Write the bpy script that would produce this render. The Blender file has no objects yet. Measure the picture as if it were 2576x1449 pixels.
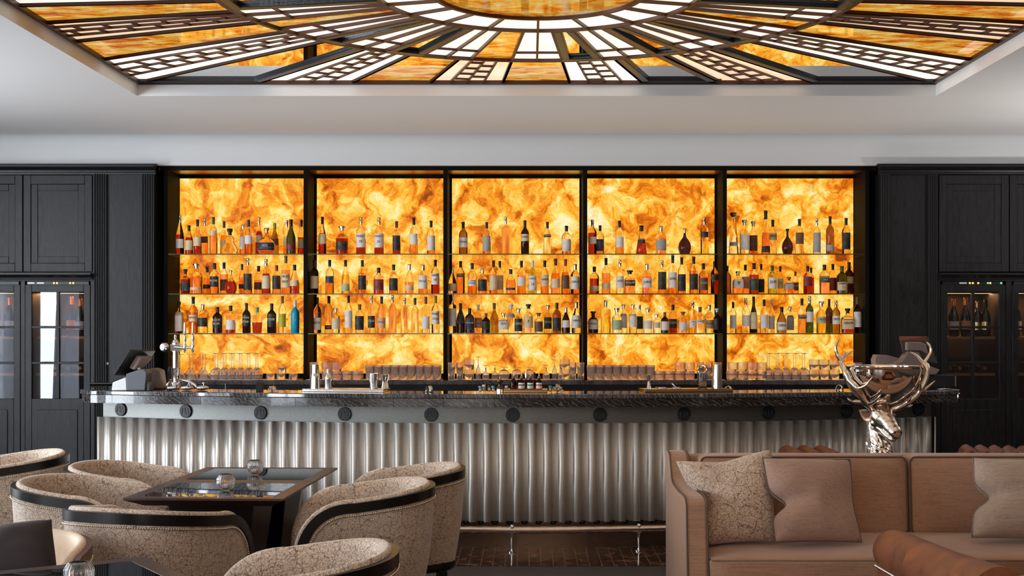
import bpy, bmesh, math, random
from math import sin, cos, pi, radians, sqrt, atan2, tan
from mathutils import Vector, Matrix, noise
random.seed(7)
SC = bpy.context.scene
COL = SC.collection

# ------------------------------------------------------------------ camera
F, CX, CY, EYE = 3300.0, 1331.0, 824.0, 1.53      # focal length (px), principal point, eye height
cam_d = bpy.data.cameras.new('camera')
cam = bpy.data.objects.new('camera', cam_d); COL.objects.link(cam)
cam.location = (0, 0, EYE); cam.rotation_euler = (pi / 2, 0, 0)
cam_d.sensor_width = 36.0; cam_d.lens = F / 2576 * 36
cam_d.shift_x = -(CX - 1288) / 2576; cam_d.shift_y = (CY - 724.5) / 2576
cam_d.clip_start = 0.05; cam_d.clip_end = 60
SC.camera = cam

# ------------------------------------------------------------------ world, exposure
SC.view_settings.view_transform = 'Standard'; SC.view_settings.look = 'None'
SC.view_settings.gamma = 1.0; SC.view_settings.use_curve_mapping = False
SC.view_settings.exposure = 0.0
w = bpy.data.worlds.new('world'); SC.world = w; w.use_nodes = True
w.node_tree.nodes['Background'].inputs[0].default_value = (0.72, 0.82, 1.0, 1)
w.node_tree.nodes['Background'].inputs[1].default_value = 1.0
SC.cycles.max_bounces = 10; SC.cycles.diffuse_bounces = 4; SC.cycles.glossy_bounces = 4
SC.cycles.transmission_bounces = 10; SC.cycles.transparent_max_bounces = 12
SC.cycles.caustics_reflective = False; SC.cycles.caustics_refractive = True
SC.cycles.sample_clamp_indirect = 4.0; SC.cycles.use_denoising = True
try: SC.cycles.denoiser = 'OPENIMAGEDENOISE'
except Exception: pass

# daylight entering through the windows (one area lamp in each opening)
def daylight(name, loc, rot, sx, sy, power, col):
    l = bpy.data.lights.new(name, 'AREA'); l.shape = 'RECTANGLE'; l.size = sx; l.size_y = sy
    l.energy = power; l.color = col
    o = bpy.data.objects.new(name, l); COL.objects.link(o); o.location = loc; o.rotation_euler = rot
    return o
DAY = (0.85, 0.93, 1.0)
WX = -6.3
LEFT_WIN = [(4.1, 1.7), (7.4, 2.2), (1.4, 2.0)]
for i, (wy, wl) in enumerate(LEFT_WIN):
    daylight('window_daylight', (WX - 0.10, wy, 1.75), (0, -pi / 2, 0), 2.5, wl, [300, 330, 240][i], DAY)
FRONT_WIN = [(-4.6, 2.2), (-1.9, 1.8)]
for wx_, wl in FRONT_WIN:
    daylight('window_daylight', (wx_, -3.58, 1.6), (pi / 2, 0, 0), wl, 2.2, 65, (1.0, 0.94, 0.86))

# added unseen uplights that brighten the ceiling (bodies built with the furniture)
ADDED_UPLIGHTS = [(5.1, 8.7, 1.5, 70, (1.0, 0.98, 0.96)), (2.2, -1.6, 1.6, 100, (1.0, 0.68, 0.42)), (-1.2, -1.8, 1.6, 90, (1.0, 0.68, 0.42)), (4.6, 1.2, 1.8, 80, (1.0, 0.82, 0.66))]
# added hidden lights behind the bar counter, brightening the ceiling and bottle labels
ADDED_BAR_FILLS = [(-2.2, 9.72), (-1.1, 9.47), (0.0, 9.40), (1.1, 9.48), (2.1, 9.69), (2.95, 10.0)]
for lx_, ly_ in ADDED_BAR_FILLS:
    daylight('added_bar_fill', (lx_, ly_, 1.005), (pi + 0.22, 0, 0), 1.0, 0.05, 4.6, (1.0, 0.93, 0.86))
for lx_, ly_, lz_, lp_, lc_ in ADDED_UPLIGHTS:
    o_ = daylight('added_uplight_fill', (lx_, ly_, lz_), (pi, 0, 0), 0.34, 0.34, lp_, lc_); o_.data.shape = 'DISK'
# ------------------------------------------------------------------ node helpers
MATS = {}
def lin(c):
    return tuple(((x / 255) / 12.92 if x / 255 <= 0.04045 else ((x / 255 + 0.055) / 1.055) ** 2.4) for x in c) + (1.0,)
def newmat(name):
    m = bpy.data.materials.new(name); m.use_nodes = True
    nt = m.node_tree; b = nt.nodes['Principled BSDF']; MATS[name] = m
    return m, nt, b
def pbr(name, col, rough=0.5, metal=0.0, spec=0.5, coat=0.0, trans=0.0, ior=1.45, emit=None, es=0.0, bump=None, sheen=0.0, coat_r=0.05, alpha=1.0):
    if name in MATS: return MATS[name]
    m, nt, b = newmat(name)
    b.inputs['Base Color'].default_value = (col + (1,))[:4] if len(col) == 3 else col
    b.inputs['Roughness'].default_value = rough; b.inputs['Metallic'].default_value = metal
    b.inputs['Specular IOR Level'].default_value = spec; b.inputs['Coat Weight'].default_value = coat
    b.inputs['Coat Roughness'].default_value = coat_r
    b.inputs['Transmission Weight'].default_value = trans; b.inputs['IOR'].default_value = ior
    b.inputs['Sheen Weight'].default_value = sheen; b.inputs['Alpha'].default_value = alpha
    if emit: b.inputs['Emission Color'].default_value = emit + (1,); b.inputs['Emission Strength'].default_value = es
    if bump:   # (scale, strength)
        tc = nt.nodes.new('ShaderNodeTexCoord'); n = nt.nodes.new('ShaderNodeTexNoise'); bp = nt.nodes.new('ShaderNodeBump')
        n.inputs['Scale'].default_value = bump[0]; n.inputs['Detail'].default_value = 4
        bp.inputs['Strength'].default_value = bump[1]; bp.inputs['Distance'].default_value = 0.01
        nt.links.new(tc.outputs['Object'], n.inputs['Vector']); nt.links.new(n.outputs['Fac'], bp.inputs['Height'])
        nt.links.new(bp.outputs['Normal'], b.inputs['Normal'])
    return m
class N:   # tiny node-graph writer
    def __init__(s, nt): s.nt = nt
    def new(s, t, **kw):
        n = s.nt.nodes.new(t)
        for k, v in kw.items():
            if k.startswith('i_'): n.inputs[k[2:].replace('_', ' ')].default_value = v
            else: setattr(n, k, v)
        return n
    def link(s, a, b): s.nt.links.new(a, b)
    def noise(s, vec, scale, detail=4, rough=0.55, dist=0.0, out='Fac'):
        n = s.new('ShaderNodeTexNoise'); n.inputs['Scale'].default_value = scale; n.inputs['Detail'].default_value = detail
        n.inputs['Roughness'].default_value = rough; n.inputs['Distortion'].default_value = dist
        if vec is not None: s.link(vec, n.inputs['Vector'])
        return n.outputs[out]
    def ramp(s, fac, stops, interp='LINEAR'):
        r = s.new('ShaderNodeValToRGB'); cr = r.color_ramp; cr.interpolation = interp
        while len(cr.elements) < len(stops): cr.elements.new(0.5)
        for e, (p, c) in zip(cr.elements, stops):
            e.position = p; e.color = c if len(c) == 4 else c + (1,)
        s.link(fac, r.inputs['Fac']); return r.outputs['Color']
    def math(s, op, a, b=None, clamp=False):
        n = s.new('ShaderNodeMath'); n.operation = op; n.use_clamp = clamp
        for i, v in enumerate((a, b)):
            if v is None: continue
            if isinstance(v, (int, float)): n.inputs[i].default_value = v
            else: s.link(v, n.inputs[i])
        return n.outputs[0]
    def vmath(s, op, a, b=None, scale=None):
        n = s.new('ShaderNodeVectorMath'); n.operation = op
        for i, v in enumerate((a, b)):
            if v is None: continue
            if isinstance(v, tuple): n.inputs[i].default_value = v
            else: s.link(v, n.inputs[i])
        if scale is not None: n.inputs['Scale'].default_value = scale
        return n.outputs[0]
    def mix(s, fac, a, b, mode='MIX'):
        n = s.new('ShaderNodeMix'); n.data_type = 'RGBA'; n.blend_type = mode
        for k, v in ((0, fac), (6, a), (7, b)):
            if isinstance(v, (int, float)): n.inputs[k].default_value = v
            elif isinstance(v, tuple): n.inputs[k].default_value = v if len(v) == 4 else v + (1,)
            else: s.link(v, n.inputs[k])
        return n.outputs[2]
    def coord(s, kind='Object', scale=None, rot=None, loc=None):
        tc = s.new('ShaderNodeTexCoord').outputs[kind]
        if scale or rot or loc:
            mp = s.new('ShaderNodeMapping')
            if scale: mp.inputs['Scale'].default_value = scale
            if rot: mp.inputs['Rotation'].default_value = rot
            if loc: mp.inputs['Location'].default_value = loc
            s.link(tc, mp.inputs['Vector']); tc = mp.outputs[0]
        return tc
    def bump(s, h, strength, dist=0.01):
        b = s.new('ShaderNodeBump'); b.inputs['Strength'].default_value = strength; b.inputs['Distance'].default_value = dist
        s.link(h, b.inputs['Height']); return b.outputs[0]

# ------------------------------------------------------------------ materials
def onyx_mat(name, scale, seed, strength, stretch=(1, 1, 1), dark=0.0, gloss=0.08, spec=0.5):
    m, nt, b = newmat(name); g = N(nt)
    co = g.coord('Object', scale=stretch, loc=(seed, seed * 0.7, seed * 1.3))
    w1 = g.noise(co, scale * 0.9, 3, 0.5, 0.0, 'Color')
    w1 = g.vmath('SUBTRACT', w1, (0.5, 0.5, 0.5)); w1 = g.vmath('SCALE', w1, None, 1.1 / scale)
    c2 = g.vmath('ADD', co, w1)
    w2 = g.noise(c2, scale * 2.6, 4, 0.55, 0.0, 'Color')
    w2 = g.vmath('SUBTRACT', w2, (0.5, 0.5, 0.5)); w2 = g.vmath('SCALE', w2, None, 0.55 / scale)
    c3 = g.vmath('ADD', c2, w2)
    body = g.noise(c3, scale * 1.5, 10, 0.66, 0.5)
    col = g.ramp(body, [(0.33, lin((140, 60, 10))), (0.395, lin((212, 104, 14))), (0.455, lin((247, 150, 30))),
                        (0.515, lin((255, 192, 62))), (0.585, lin((255, 228, 124))), (0.67, lin((255, 248, 206)))])
    vein = g.noise(c3, scale * 2.2, 7, 0.6, 1.2)
    vd = g.math('ABSOLUTE', g.math('SUBTRACT', vein, 0.5))
    vm = g.ramp(vd, [(0.0, (1, 1, 1)), (0.012, (0.75, 0.75, 0.75)), (0.04, (0, 0, 0))])
    patch = g.ramp(g.noise(co, scale * 1.1, 3), [(0.46, (0, 0, 0)), (0.62, (1, 1, 1))])
    vf = g.math('MULTIPLY', vm, g.math('MULTIPLY', patch, 0.4))
    col = g.mix(vf, col, lin((190, 84, 14)))
    grain = g.ramp(g.noise(c3, scale * 14, 6, 0.7), [(0.3, (0.78, 0.70, 0.62)), (0.6, (1, 1, 1))])
    col = g.mix(0.75, col, grain, 'MULTIPLY')
    if dark: col = g.mix(dark, col, lin((120, 45, 5)), 'MULTIPLY')
    b.inputs['Base Color'].default_value = (0.05, 0.02, 0.004, 1)
    b.inputs['Roughness'].default_value = gloss; b.inputs['Specular IOR Level'].default_value = spec
    g.link(col, b.inputs['Emission Color']); b.inputs['Emission Strength'].default_value = strength
    return m
M_ONYX = onyx_mat('backlit_onyx', 3.2, 3.0, 1.08, gloss=0.25, spec=0.12)
M_AMBER = onyx_mat('amber_glass', 3.4, 11.0, 1.0, (1.0, 2.6, 1), 0.34, 0.03)
M_AMBER_C = onyx_mat('amber_glass_centre', 3.4, 21.0, 0.8, (1.0, 1.6, 1), 0.45, 0.03)

def white_glass(name, col, s, gloss=0.05):
    m, nt, b = newmat(name); g = N(nt)
    co = g.coord('Object'); n = g.ramp(g.noise(co, 1.7, 3), [(0.25, (0.86, 0.80, 0.72)), (0.6, (1, 1, 1))])
    c = g.mix(1.0, n, col, 'MULTIPLY')
    b.inputs['Base Color'].default_value = (0.6, 0.55, 0.5, 1); b.inputs['Roughness'].default_value = gloss
    g.link(c, b.inputs['Emission Color']); b.inputs['Emission Strength'].default_value = s
    return m
M_WHITEGL = white_glass('opal_glass', (1.0, 0.90, 0.74), 1.28)
M_PEACHGL = white_glass('peach_opal_glass', (1.0, 0.72, 0.48), 0.95)

def marble_mat(name, seed, vein_amt, light=(150, 148, 150), base=(26, 24, 25), rough=0.1, streak=(1.0, 1.0, 1.0), scale=3.0, rot=(0, 0.6, 0), tiles=None):
    m, nt, b = newmat(name); g = N(nt)
    co = g.coord('Object', loc=(seed, 0, seed))
    cr = g.coord('Object', scale=streak, rot=rot, loc=(seed, seed, 0))
    wv = g.noise(cr, scale * 0.8, 5, 0.6, 0, 'Color'); wv = g.vmath('SUBTRACT', wv, (0.5, 0.5, 0.5)); wv = g.vmath('SCALE', wv, None, 0.9 / scale)
    c2 = g.vmath('ADD', cr, wv)
    wave = g.new('ShaderNodeTexWave'); wave.wave_type = 'BANDS'; wave.bands_direction = 'X'
    wave.inputs['Scale'].default_value = scale * 1.6; wave.inputs['Distortion'].default_value = 6.0; wave.inputs['Detail'].default_value = 5; wave.inputs['Detail Scale'].default_value = 2.2
    g.link(c2, wave.inputs['Vector'])
    v1 = g.ramp(wave.outputs['Fac'], [(0.82, (0, 0, 0)), (0.93, (0.6, 0.6, 0.6)), (0.98, (1, 1, 1))])
    v2 = g.math('ABSOLUTE', g.math('SUBTRACT', g.noise(c2, scale * 3, 7, 0.65, 1.0), 0.5))
    v2 = g.ramp(v2, [(0.0, (1, 1, 1)), (0.02, (0.25, 0.25, 0.25)), (0.05, (0, 0, 0))])
    pt = g.ramp(g.noise(co, scale * 0.6, 3), [(0.42, (0, 0, 0)), (0.62, (1, 1, 1))])
    f = g.math('ADD', g.math('MULTIPLY', v1, 0.7), g.math('MULTIPLY', v2, pt), True)
    f = g.math('MULTIPLY', f, vein_amt)
    tone = g.ramp(g.noise(c2, scale * 1.2, 4), [(0.3, lin(base)), (0.7, lin(tuple(min(255, int(x * 2.1)) for x in base)))])
    col = g.mix(f, tone, lin(light))
    g.link(col, b.inputs['Base Color']); b.inputs['Roughness'].default_value = rough
    b.inputs['Specular IOR Level'].default_value = 0.5; b.inputs['Coat Weight'].default_value = 0.6 if rough < .08 else 0.15; b.inputs['Coat Roughness'].default_value = 0.03
    return m
M_MARB_TOP = marble_mat('marble_slab', 1.0, 0.75, (128, 124, 124), (30, 29, 30), 0.06, (3.0, 0.5, 0.9), 3.2, (0, 0.7, 0))
M_MARB_APR = marble_mat('marble_apron', 4.0, 0.62, (122, 117, 113), (14, 11, 11), 0.16, (1.0, 1, 1.9), 5.2, (0, 0.75, 0))
M_MARB_BACK = marble_mat('marble_back_counter', 8.0, 0.5, (120, 112, 112), (40, 36, 37), 0.12, (2.4, 1, 1), 4, (0, 0.9, 0))

def wood_black(name, base=(27, 27, 29), dark=(10, 10, 12), rough=0.42, horiz=False):
    m, nt, b = newmat(name); g = N(nt)
    co = g.coord('Object', scale=(1, 1, 0.16) if not horiz else (0.16, 1, 1))
    wv = g.noise(co, 5.0, 3, 0.5, 0, 'Color'); wv = g.vmath('SCALE', wv, None, 0.25); c2 = g.vmath('ADD', co, wv)
    n = g.noise(c2, 26, 6, 0.65, 1.6)
    fine = g.noise(g.coord('Object', scale=(1, 1, 0.05) if not horiz else (0.05, 1, 1)), 230, 3, 0.6)
    f = g.math('ADD', g.math('MULTIPLY', n, 0.7), g.math('MULTIPLY', fine, 0.3))
    col = g.ramp(f, [(0.36, lin(dark)), (0.52, lin(base)), (0.66, lin(tuple(int(x * 1.25) for x in base)))])
    g.link(col, b.inputs['Base Color']); b.inputs['Roughness'].default_value = rough; b.inputs['Specular IOR Level'].default_value = 0.3
    g.link(g.bump(f, 0.35, 0.004), b.inputs['Normal'])
    return m
M_OAK = wood_black('black_oak')
M_TRIM = pbr('black_lacquer_trim', lin((25, 25, 27)), 0.38, 0, 0.35)
M_BLKMETAL = pbr('black_steel', lin((20, 18, 18)), 0.6, 0.0, 0.05, bump=(60, 0.05))
M_CEIL = pbr('ceiling_paint', (0.80, 0.785, 0.775), 0.9, bump=(8, 0.03))
M_WALLP = pbr('wall_paint', (0.66, 0.665, 0.67), 0.9, bump=(8, 0.03))
M_WALLR = pbr('room_wall_paint', (0.42, 0.36, 0.31), 0.9); M_WALLD = pbr('dark_wall_panelling', (0.12, 0.085, 0.065), 0.6)
M_COPPER = pbr('bronze_frame', lin((74, 45, 33)), 0.42, 0.3, 0.5, bump=(40, 0.05))
M_BLKFR = pbr('black_mirror_frame', lin((34, 40, 46)), 0.3, 0.0, 0.5, bump=(30, 0.2))
M_MIRROR = pbr('mirror_glass', (0.92, 0.9, 0.88), 0.01, 1.0)
def metal_grain(name, col, rough, scale=(1, 1, 1), s=300, bumpy=0.15, metal=1.0):
    m, nt, b = newmat(name); g = N(nt)
    n = g.noise(g.coord('Object', scale=scale), s, 4, 0.6)
    c = g.ramp(n, [(0.3, tuple(x * 0.82 for x in col[:3])), (0.7, tuple(min(1, x * 1.1) for x in col[:3]))])
    g.link(c, b.inputs['Base Color']); b.inputs['Metallic'].default_value = metal
    r = g.math('ADD', g.math('MULTIPLY', n, 0.12), rough - 0.06); g.link(r, b.inputs['Roughness'])
    g.link(g.bump(n, bumpy, 0.002), b.inputs['Normal'])
    return m
M_CORR = metal_grain('hammered_pewter', (0.66, 0.615, 0.56), 0.46, (1, 1, 0.5), 420, 0.25, 0.62)
_b = M_CORR.node_tree.nodes['Principled BSDF']; _t = M_CORR.node_tree.nodes.new('ShaderNodeTangent'); _t.direction_type = 'RADIAL'; _t.axis = 'Z'
M_CORR.node_tree.links.new(_t.outputs[0], _b.inputs['Tangent']); _b.inputs['Anisotropic'].default_value = 0.85; _b.inputs['Anisotropic Rotation'].default_value = 0.25
M_FASCIA = metal_grain('brushed_zinc', (0.19, 0.19, 0.18), 0.46, (0.2, 1, 1), 160, 0.06)
M_KICK = metal_grain('bronze_kick_plate', (0.20, 0.14, 0.105), 0.32, (0.1, 1, 1), 200, 0.05)
M_RAIL = metal_grain('brushed_rail', (0.66, 0.58, 0.52), 0.24, (0.2, 1, 1), 120, 0.04)
M_CHROME = pbr('chrome', (0.80, 0.79, 0.78), 0.07, 1.0)
M_STEEL = pbr('stainless_steel', (0.70, 0.69, 0.67), 0.17, 1.0, bump=(90, 0.03))
M_NICKEL = pbr('polished_nickel', (0.80, 0.70, 0.61), 0.20, 1.0)
M_BRASS = pbr('antique_brass_nails', (0.82, 0.70, 0.54), 0.22, 1.0)
M_GOLD = pbr('gold_metal', (0.80, 0.58, 0.26), 0.22, 1.0)
M_BLACK = pbr('black_plastic', lin((20, 20, 22)), 0.38)
M_MEDAL = pbr('black_medallion', lin((22, 24, 27)), 0.42)
M_MEDAL2 = pbr('medallion_relief', lin((44, 46, 50)), 0.5)
M_LACQ = pbr('black_lacquer', lin((10, 9, 9)), 0.30, 0, 0.4)
M_TABLEW = pbr('table_rim_wood', lin((66, 46, 40)), 0.32, 0, 0.5, bump=(50, 0.04))
M_TABLEG = pbr('black_table_glass', (0.010, 0.010, 0.012), 0.02, 0, 0.6, coat=0.6, coat_r=0.01)
M_GREYPL = pbr('grey_plastic', lin((92, 98, 104)), 0.45)
M_GREYPL2 = pbr('warm_grey_plastic', lin((120, 104, 98)), 0.42)
M_WHITEPL = pbr('white_plastic', lin((225, 228, 232)), 0.4)
M_PAPER = pbr('white_paper_liner', lin((222, 205, 198)), 0.7)
M_CARBON = pbr('dark_bracket', lin((24, 20, 18)), 0.25, 0.6)

def crackle(name, base, line, sc=1.15, rough=0.75):
    m, nt, b = newmat(name); g = N(nt)
    co = g.coord('Object')
    wv = g.noise(co, 9 * sc, 3, 0.5, 0, 'Color'); wv = g.vmath('SUBTRACT', wv, (0.5, 0.5, 0.5)); wv = g.vmath('SCALE', wv, None, 0.06 / sc)
    w3 = g.noise(co, 75 * sc, 2, 0.5, 0, 'Color'); w3 = g.vmath('SUBTRACT', w3, (0.5, 0.5, 0.5)); w3 = g.vmath('SCALE', w3, None, 0.014 / sc)
    c2 = g.vmath('ADD', g.vmath('ADD', co, wv), w3)
    def vor(scale, wd):
        v = g.new('ShaderNodeTexVoronoi'); v.feature = 'DISTANCE_TO_EDGE'; v.inputs['Scale'].default_value = scale * sc
        g.link(c2, v.inputs['Vector'])
        return g.ramp(v.outputs['Distance'], [(0.0, (1, 1, 1)), (wd, (0.9, 0.9, 0.9)), (wd * 1.8, (0, 0, 0))])
    a1 = vor(14, 0.009); a2 = vor(96, 0.036); a3 = vor(190, 0.07)
    msk = g.ramp(g.noise(co, 130 * sc, 2), [(0.42, (0, 0, 0)), (0.55, (1, 1, 1))]); msk2 = g.ramp(g.noise(co, 90 * sc, 2), [(0.38, (.15, .15, .15)), (0.46, (1, 1, 1))])
    f = g.math('MAXIMUM', a1, g.math('MAXIMUM', g.math('MULTIPLY', a2, g.math('MULTIPLY', msk2, 0.95)), g.math('MULTIPLY', a3, g.math('MULTIPLY', msk, 0.75))))
    tone = g.ramp(g.noise(co, 4, 3), [(0.3, tuple(x * 0.9 for x in base)), (0.7, tuple(min(1, x * 1.08) for x in base))])
    col = g.mix(f, tone, line)
    g.link(col, b.inputs['Base Color']); b.inputs['Roughness'].default_value = rough; b.inputs['Sheen Weight'].default_value = 0.25
    g.link(g.bump(f, -0.25, 0.002), b.inputs['Normal'])
    return m
M_CRACK = crackle('crackle_fabric', (0.68, 0.535, 0.42), lin((92, 74, 60)))
M_CRACK_IN = crackle('crackle_fabric_inside', (0.71, 0.56, 0.44), lin((98, 76, 58)), 1.0)
M_CRACK_P = crackle('crackle_pillow_fabric', (0.68, 0.53, 0.42), lin((92, 66, 46)), 0.95)

def woven(name, base, var=0.82, rough=0.8, sc=1.0):
    m, nt, b = newmat(name); g = N(nt)
    h = g.noise(g.coord('Object', scale=(0.05, 1, 1)), 520 * sc, 3, 0.7); v = g.noise(g.coord('Object', scale=(1, 1, 0.05)), 520 * sc, 3, 0.7)
    h2 = g.noise(g.coord('Object', scale=(0.04, 1, 1)), 120 * sc, 3, 0.7)
    f = g.math('ADD', g.math('MULTIPLY', g.math('ADD', h, v), 0.33), g.math('MULTIPLY', h2, 0.34))
    col = g.ramp(f, [(0.38, tuple(x * var * 0.72 for x in base)), (0.5, tuple(base)), (0.64, tuple(min(1, x * 1.18) for x in base))])
    g.link(col, b.inputs['Base Color']); b.inputs['Roughness'].default_value = rough; b.inputs['Sheen Weight'].default_value = 0.2
    g.link(g.bump(f, 0.3, 0.002), b.inputs['Normal'])
    return m
M_SOFA = woven('brown_linen', (0.355, 0.195, 0.118))
M_SOFA_P = woven('taupe_linen', (0.33, 0.20, 0.145))
M_PILG = woven('grey_taupe_linen', (0.38, 0.285, 0.225))
M_PIPE = pbr('dark_piping', lin((86, 66, 56)), 0.6)
def leather(name, a, bcol, rough=0.42):
    m, nt, b = newmat(name); g = N(nt)
    co = g.coord('Object'); n = g.noise(co, 7, 5, 0.6, 0.8)
    g.link(g.ramp(n, [(0.3, lin(a)), (0.7, lin(bcol))]), b.inputs['Base Color'])
    g.link(g.math('ADD', g.math('MULTIPLY', n, 0.2), rough - 0.1), b.inputs['Roughness'])
    g.link(g.bump(g.noise(co, 420, 3), 0.12, 0.002), b.inputs['Normal'])
    return m
M_LEATH = leather('brown_leather', (96, 54, 34), (146, 84, 50), 0.5)
M_LEATH2 = leather('rust_leather', (84, 42, 26), (122, 62, 38))
M_CREAM = leather('cream_leather', (222, 196, 168), (240, 218, 192), 0.5)
M_SEATL = leather('chestnut_seat_leather', (92, 48, 30), (140, 80, 52), 0.35)
M_VELVET = pbr('dark_brown_velvet', lin((34, 22, 20)), 0.85, sheen=0.08, bump=(12, 0.1))
M_WALNUT = pbr('brown_wood_rim', lin((110, 66, 48)), 0.3, bump=(60, 0.05))

def floor_mat():
    m, nt, b = newmat('dark_floor_planks'); g = N(nt)
    br = g.new('ShaderNodeTexBrick'); br.offset = 0.5
    for k, v in (('Scale', 1.0), ('Mortar Size', 0.0012), ('Brick Width', 0.6), ('Row Height', 0.16)): br.inputs[k].default_value = v
    br.inputs['Color1'].default_value = lin((70, 60, 58)); br.inputs['Color2'].default_value = lin((58, 48, 47)); br.inputs['Mortar'].default_value = lin((40, 34, 33))
    g.link(g.coord('Object'), br.inputs['Vector'])
    n = g.ramp(g.noise(g.coord('Object', scale=(0.2, 1, 1)), 40, 5), [(0.3, (0.8, 0.8, 0.8)), (0.7, (1.1, 1.1, 1.1))])
    g.link(g.mix(0.8, br.outputs['Color'], n, 'MULTIPLY'), b.inputs['Base Color']); b.inputs['Roughness'].default_value = 0.45
    return m
M_FLOOR = floor_mat()
def tile_mat():
    m, nt, b = newmat('black_marble_tiles'); g = N(nt)
    co = g.coord('Object')
    br = g.new('ShaderNodeTexBrick'); br.offset = 0.5
    for k, v in (('Scale', 1.0), ('Mortar Size', 0.0022), ('Brick Width', 0.9), ('Row Height', 0.078), ('Mortar Smooth', 0.0)): br.inputs[k].default_value = v
    g.link(g.coord('Object', rot=(0, 0, pi / 2)), br.inputs['Vector'])
    n = g.noise(co, 7, 8, 0.68, 1.4); f = g.ramp(n, [(0.54, (0, 0, 0)), (0.60, (0.6, 0.6, 0.6)), (0.66, (0.1, 0.1, 0.1))])
    n2 = g.math('ABSOLUTE', g.math('SUBTRACT', g.noise(co, 5, 6, 0.6, 2.0), 0.5)); f2 = g.ramp(n2, [(0.0, (0.6, 0.6, 0.6)), (0.012, (0, 0, 0))])
    fa = g.math('ADD', f, f2, True)
    c = g.mix(fa, lin((40, 27, 22)), lin((168, 120, 92)))
    c = g.mix(br.outputs['Fac'], c, lin((150, 116, 96)))
    g.link(c, b.inputs['Base Color']); b.inputs['Roughness'].default_value = 0.07
    b.inputs['Coat Weight'].default_value = 0.4
    return m
M_TILES = tile_mat()

def glass(name, col, rough=0.0, ior=1.45):
    return pbr(name, col, rough, 0, 0.5, trans=1.0, ior=ior)
M_CLEAR = glass('clear_glass', (0.96, 0.96, 0.97), 0.0, 1.42)
M_TUMB = pbr('tumbler_glass', (1.0, 0.90, 0.86), 0.06, 0, 0.6, trans=0.90, ior=1.33)
M_SHELF = glass('shelf_glass', (0.80, 0.92, 0.80), 0.0, 1.2)
M_SHELF_E = pbr('shelf_glass_edge', (0.05, 0.035, 0.01), 0.15)
M_FRIDGEG = pbr('dark_fridge_glass', (0.75, 0.75, 0.77), 0.0, 0, 0.5, trans=1.0, ior=1.5)

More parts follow.
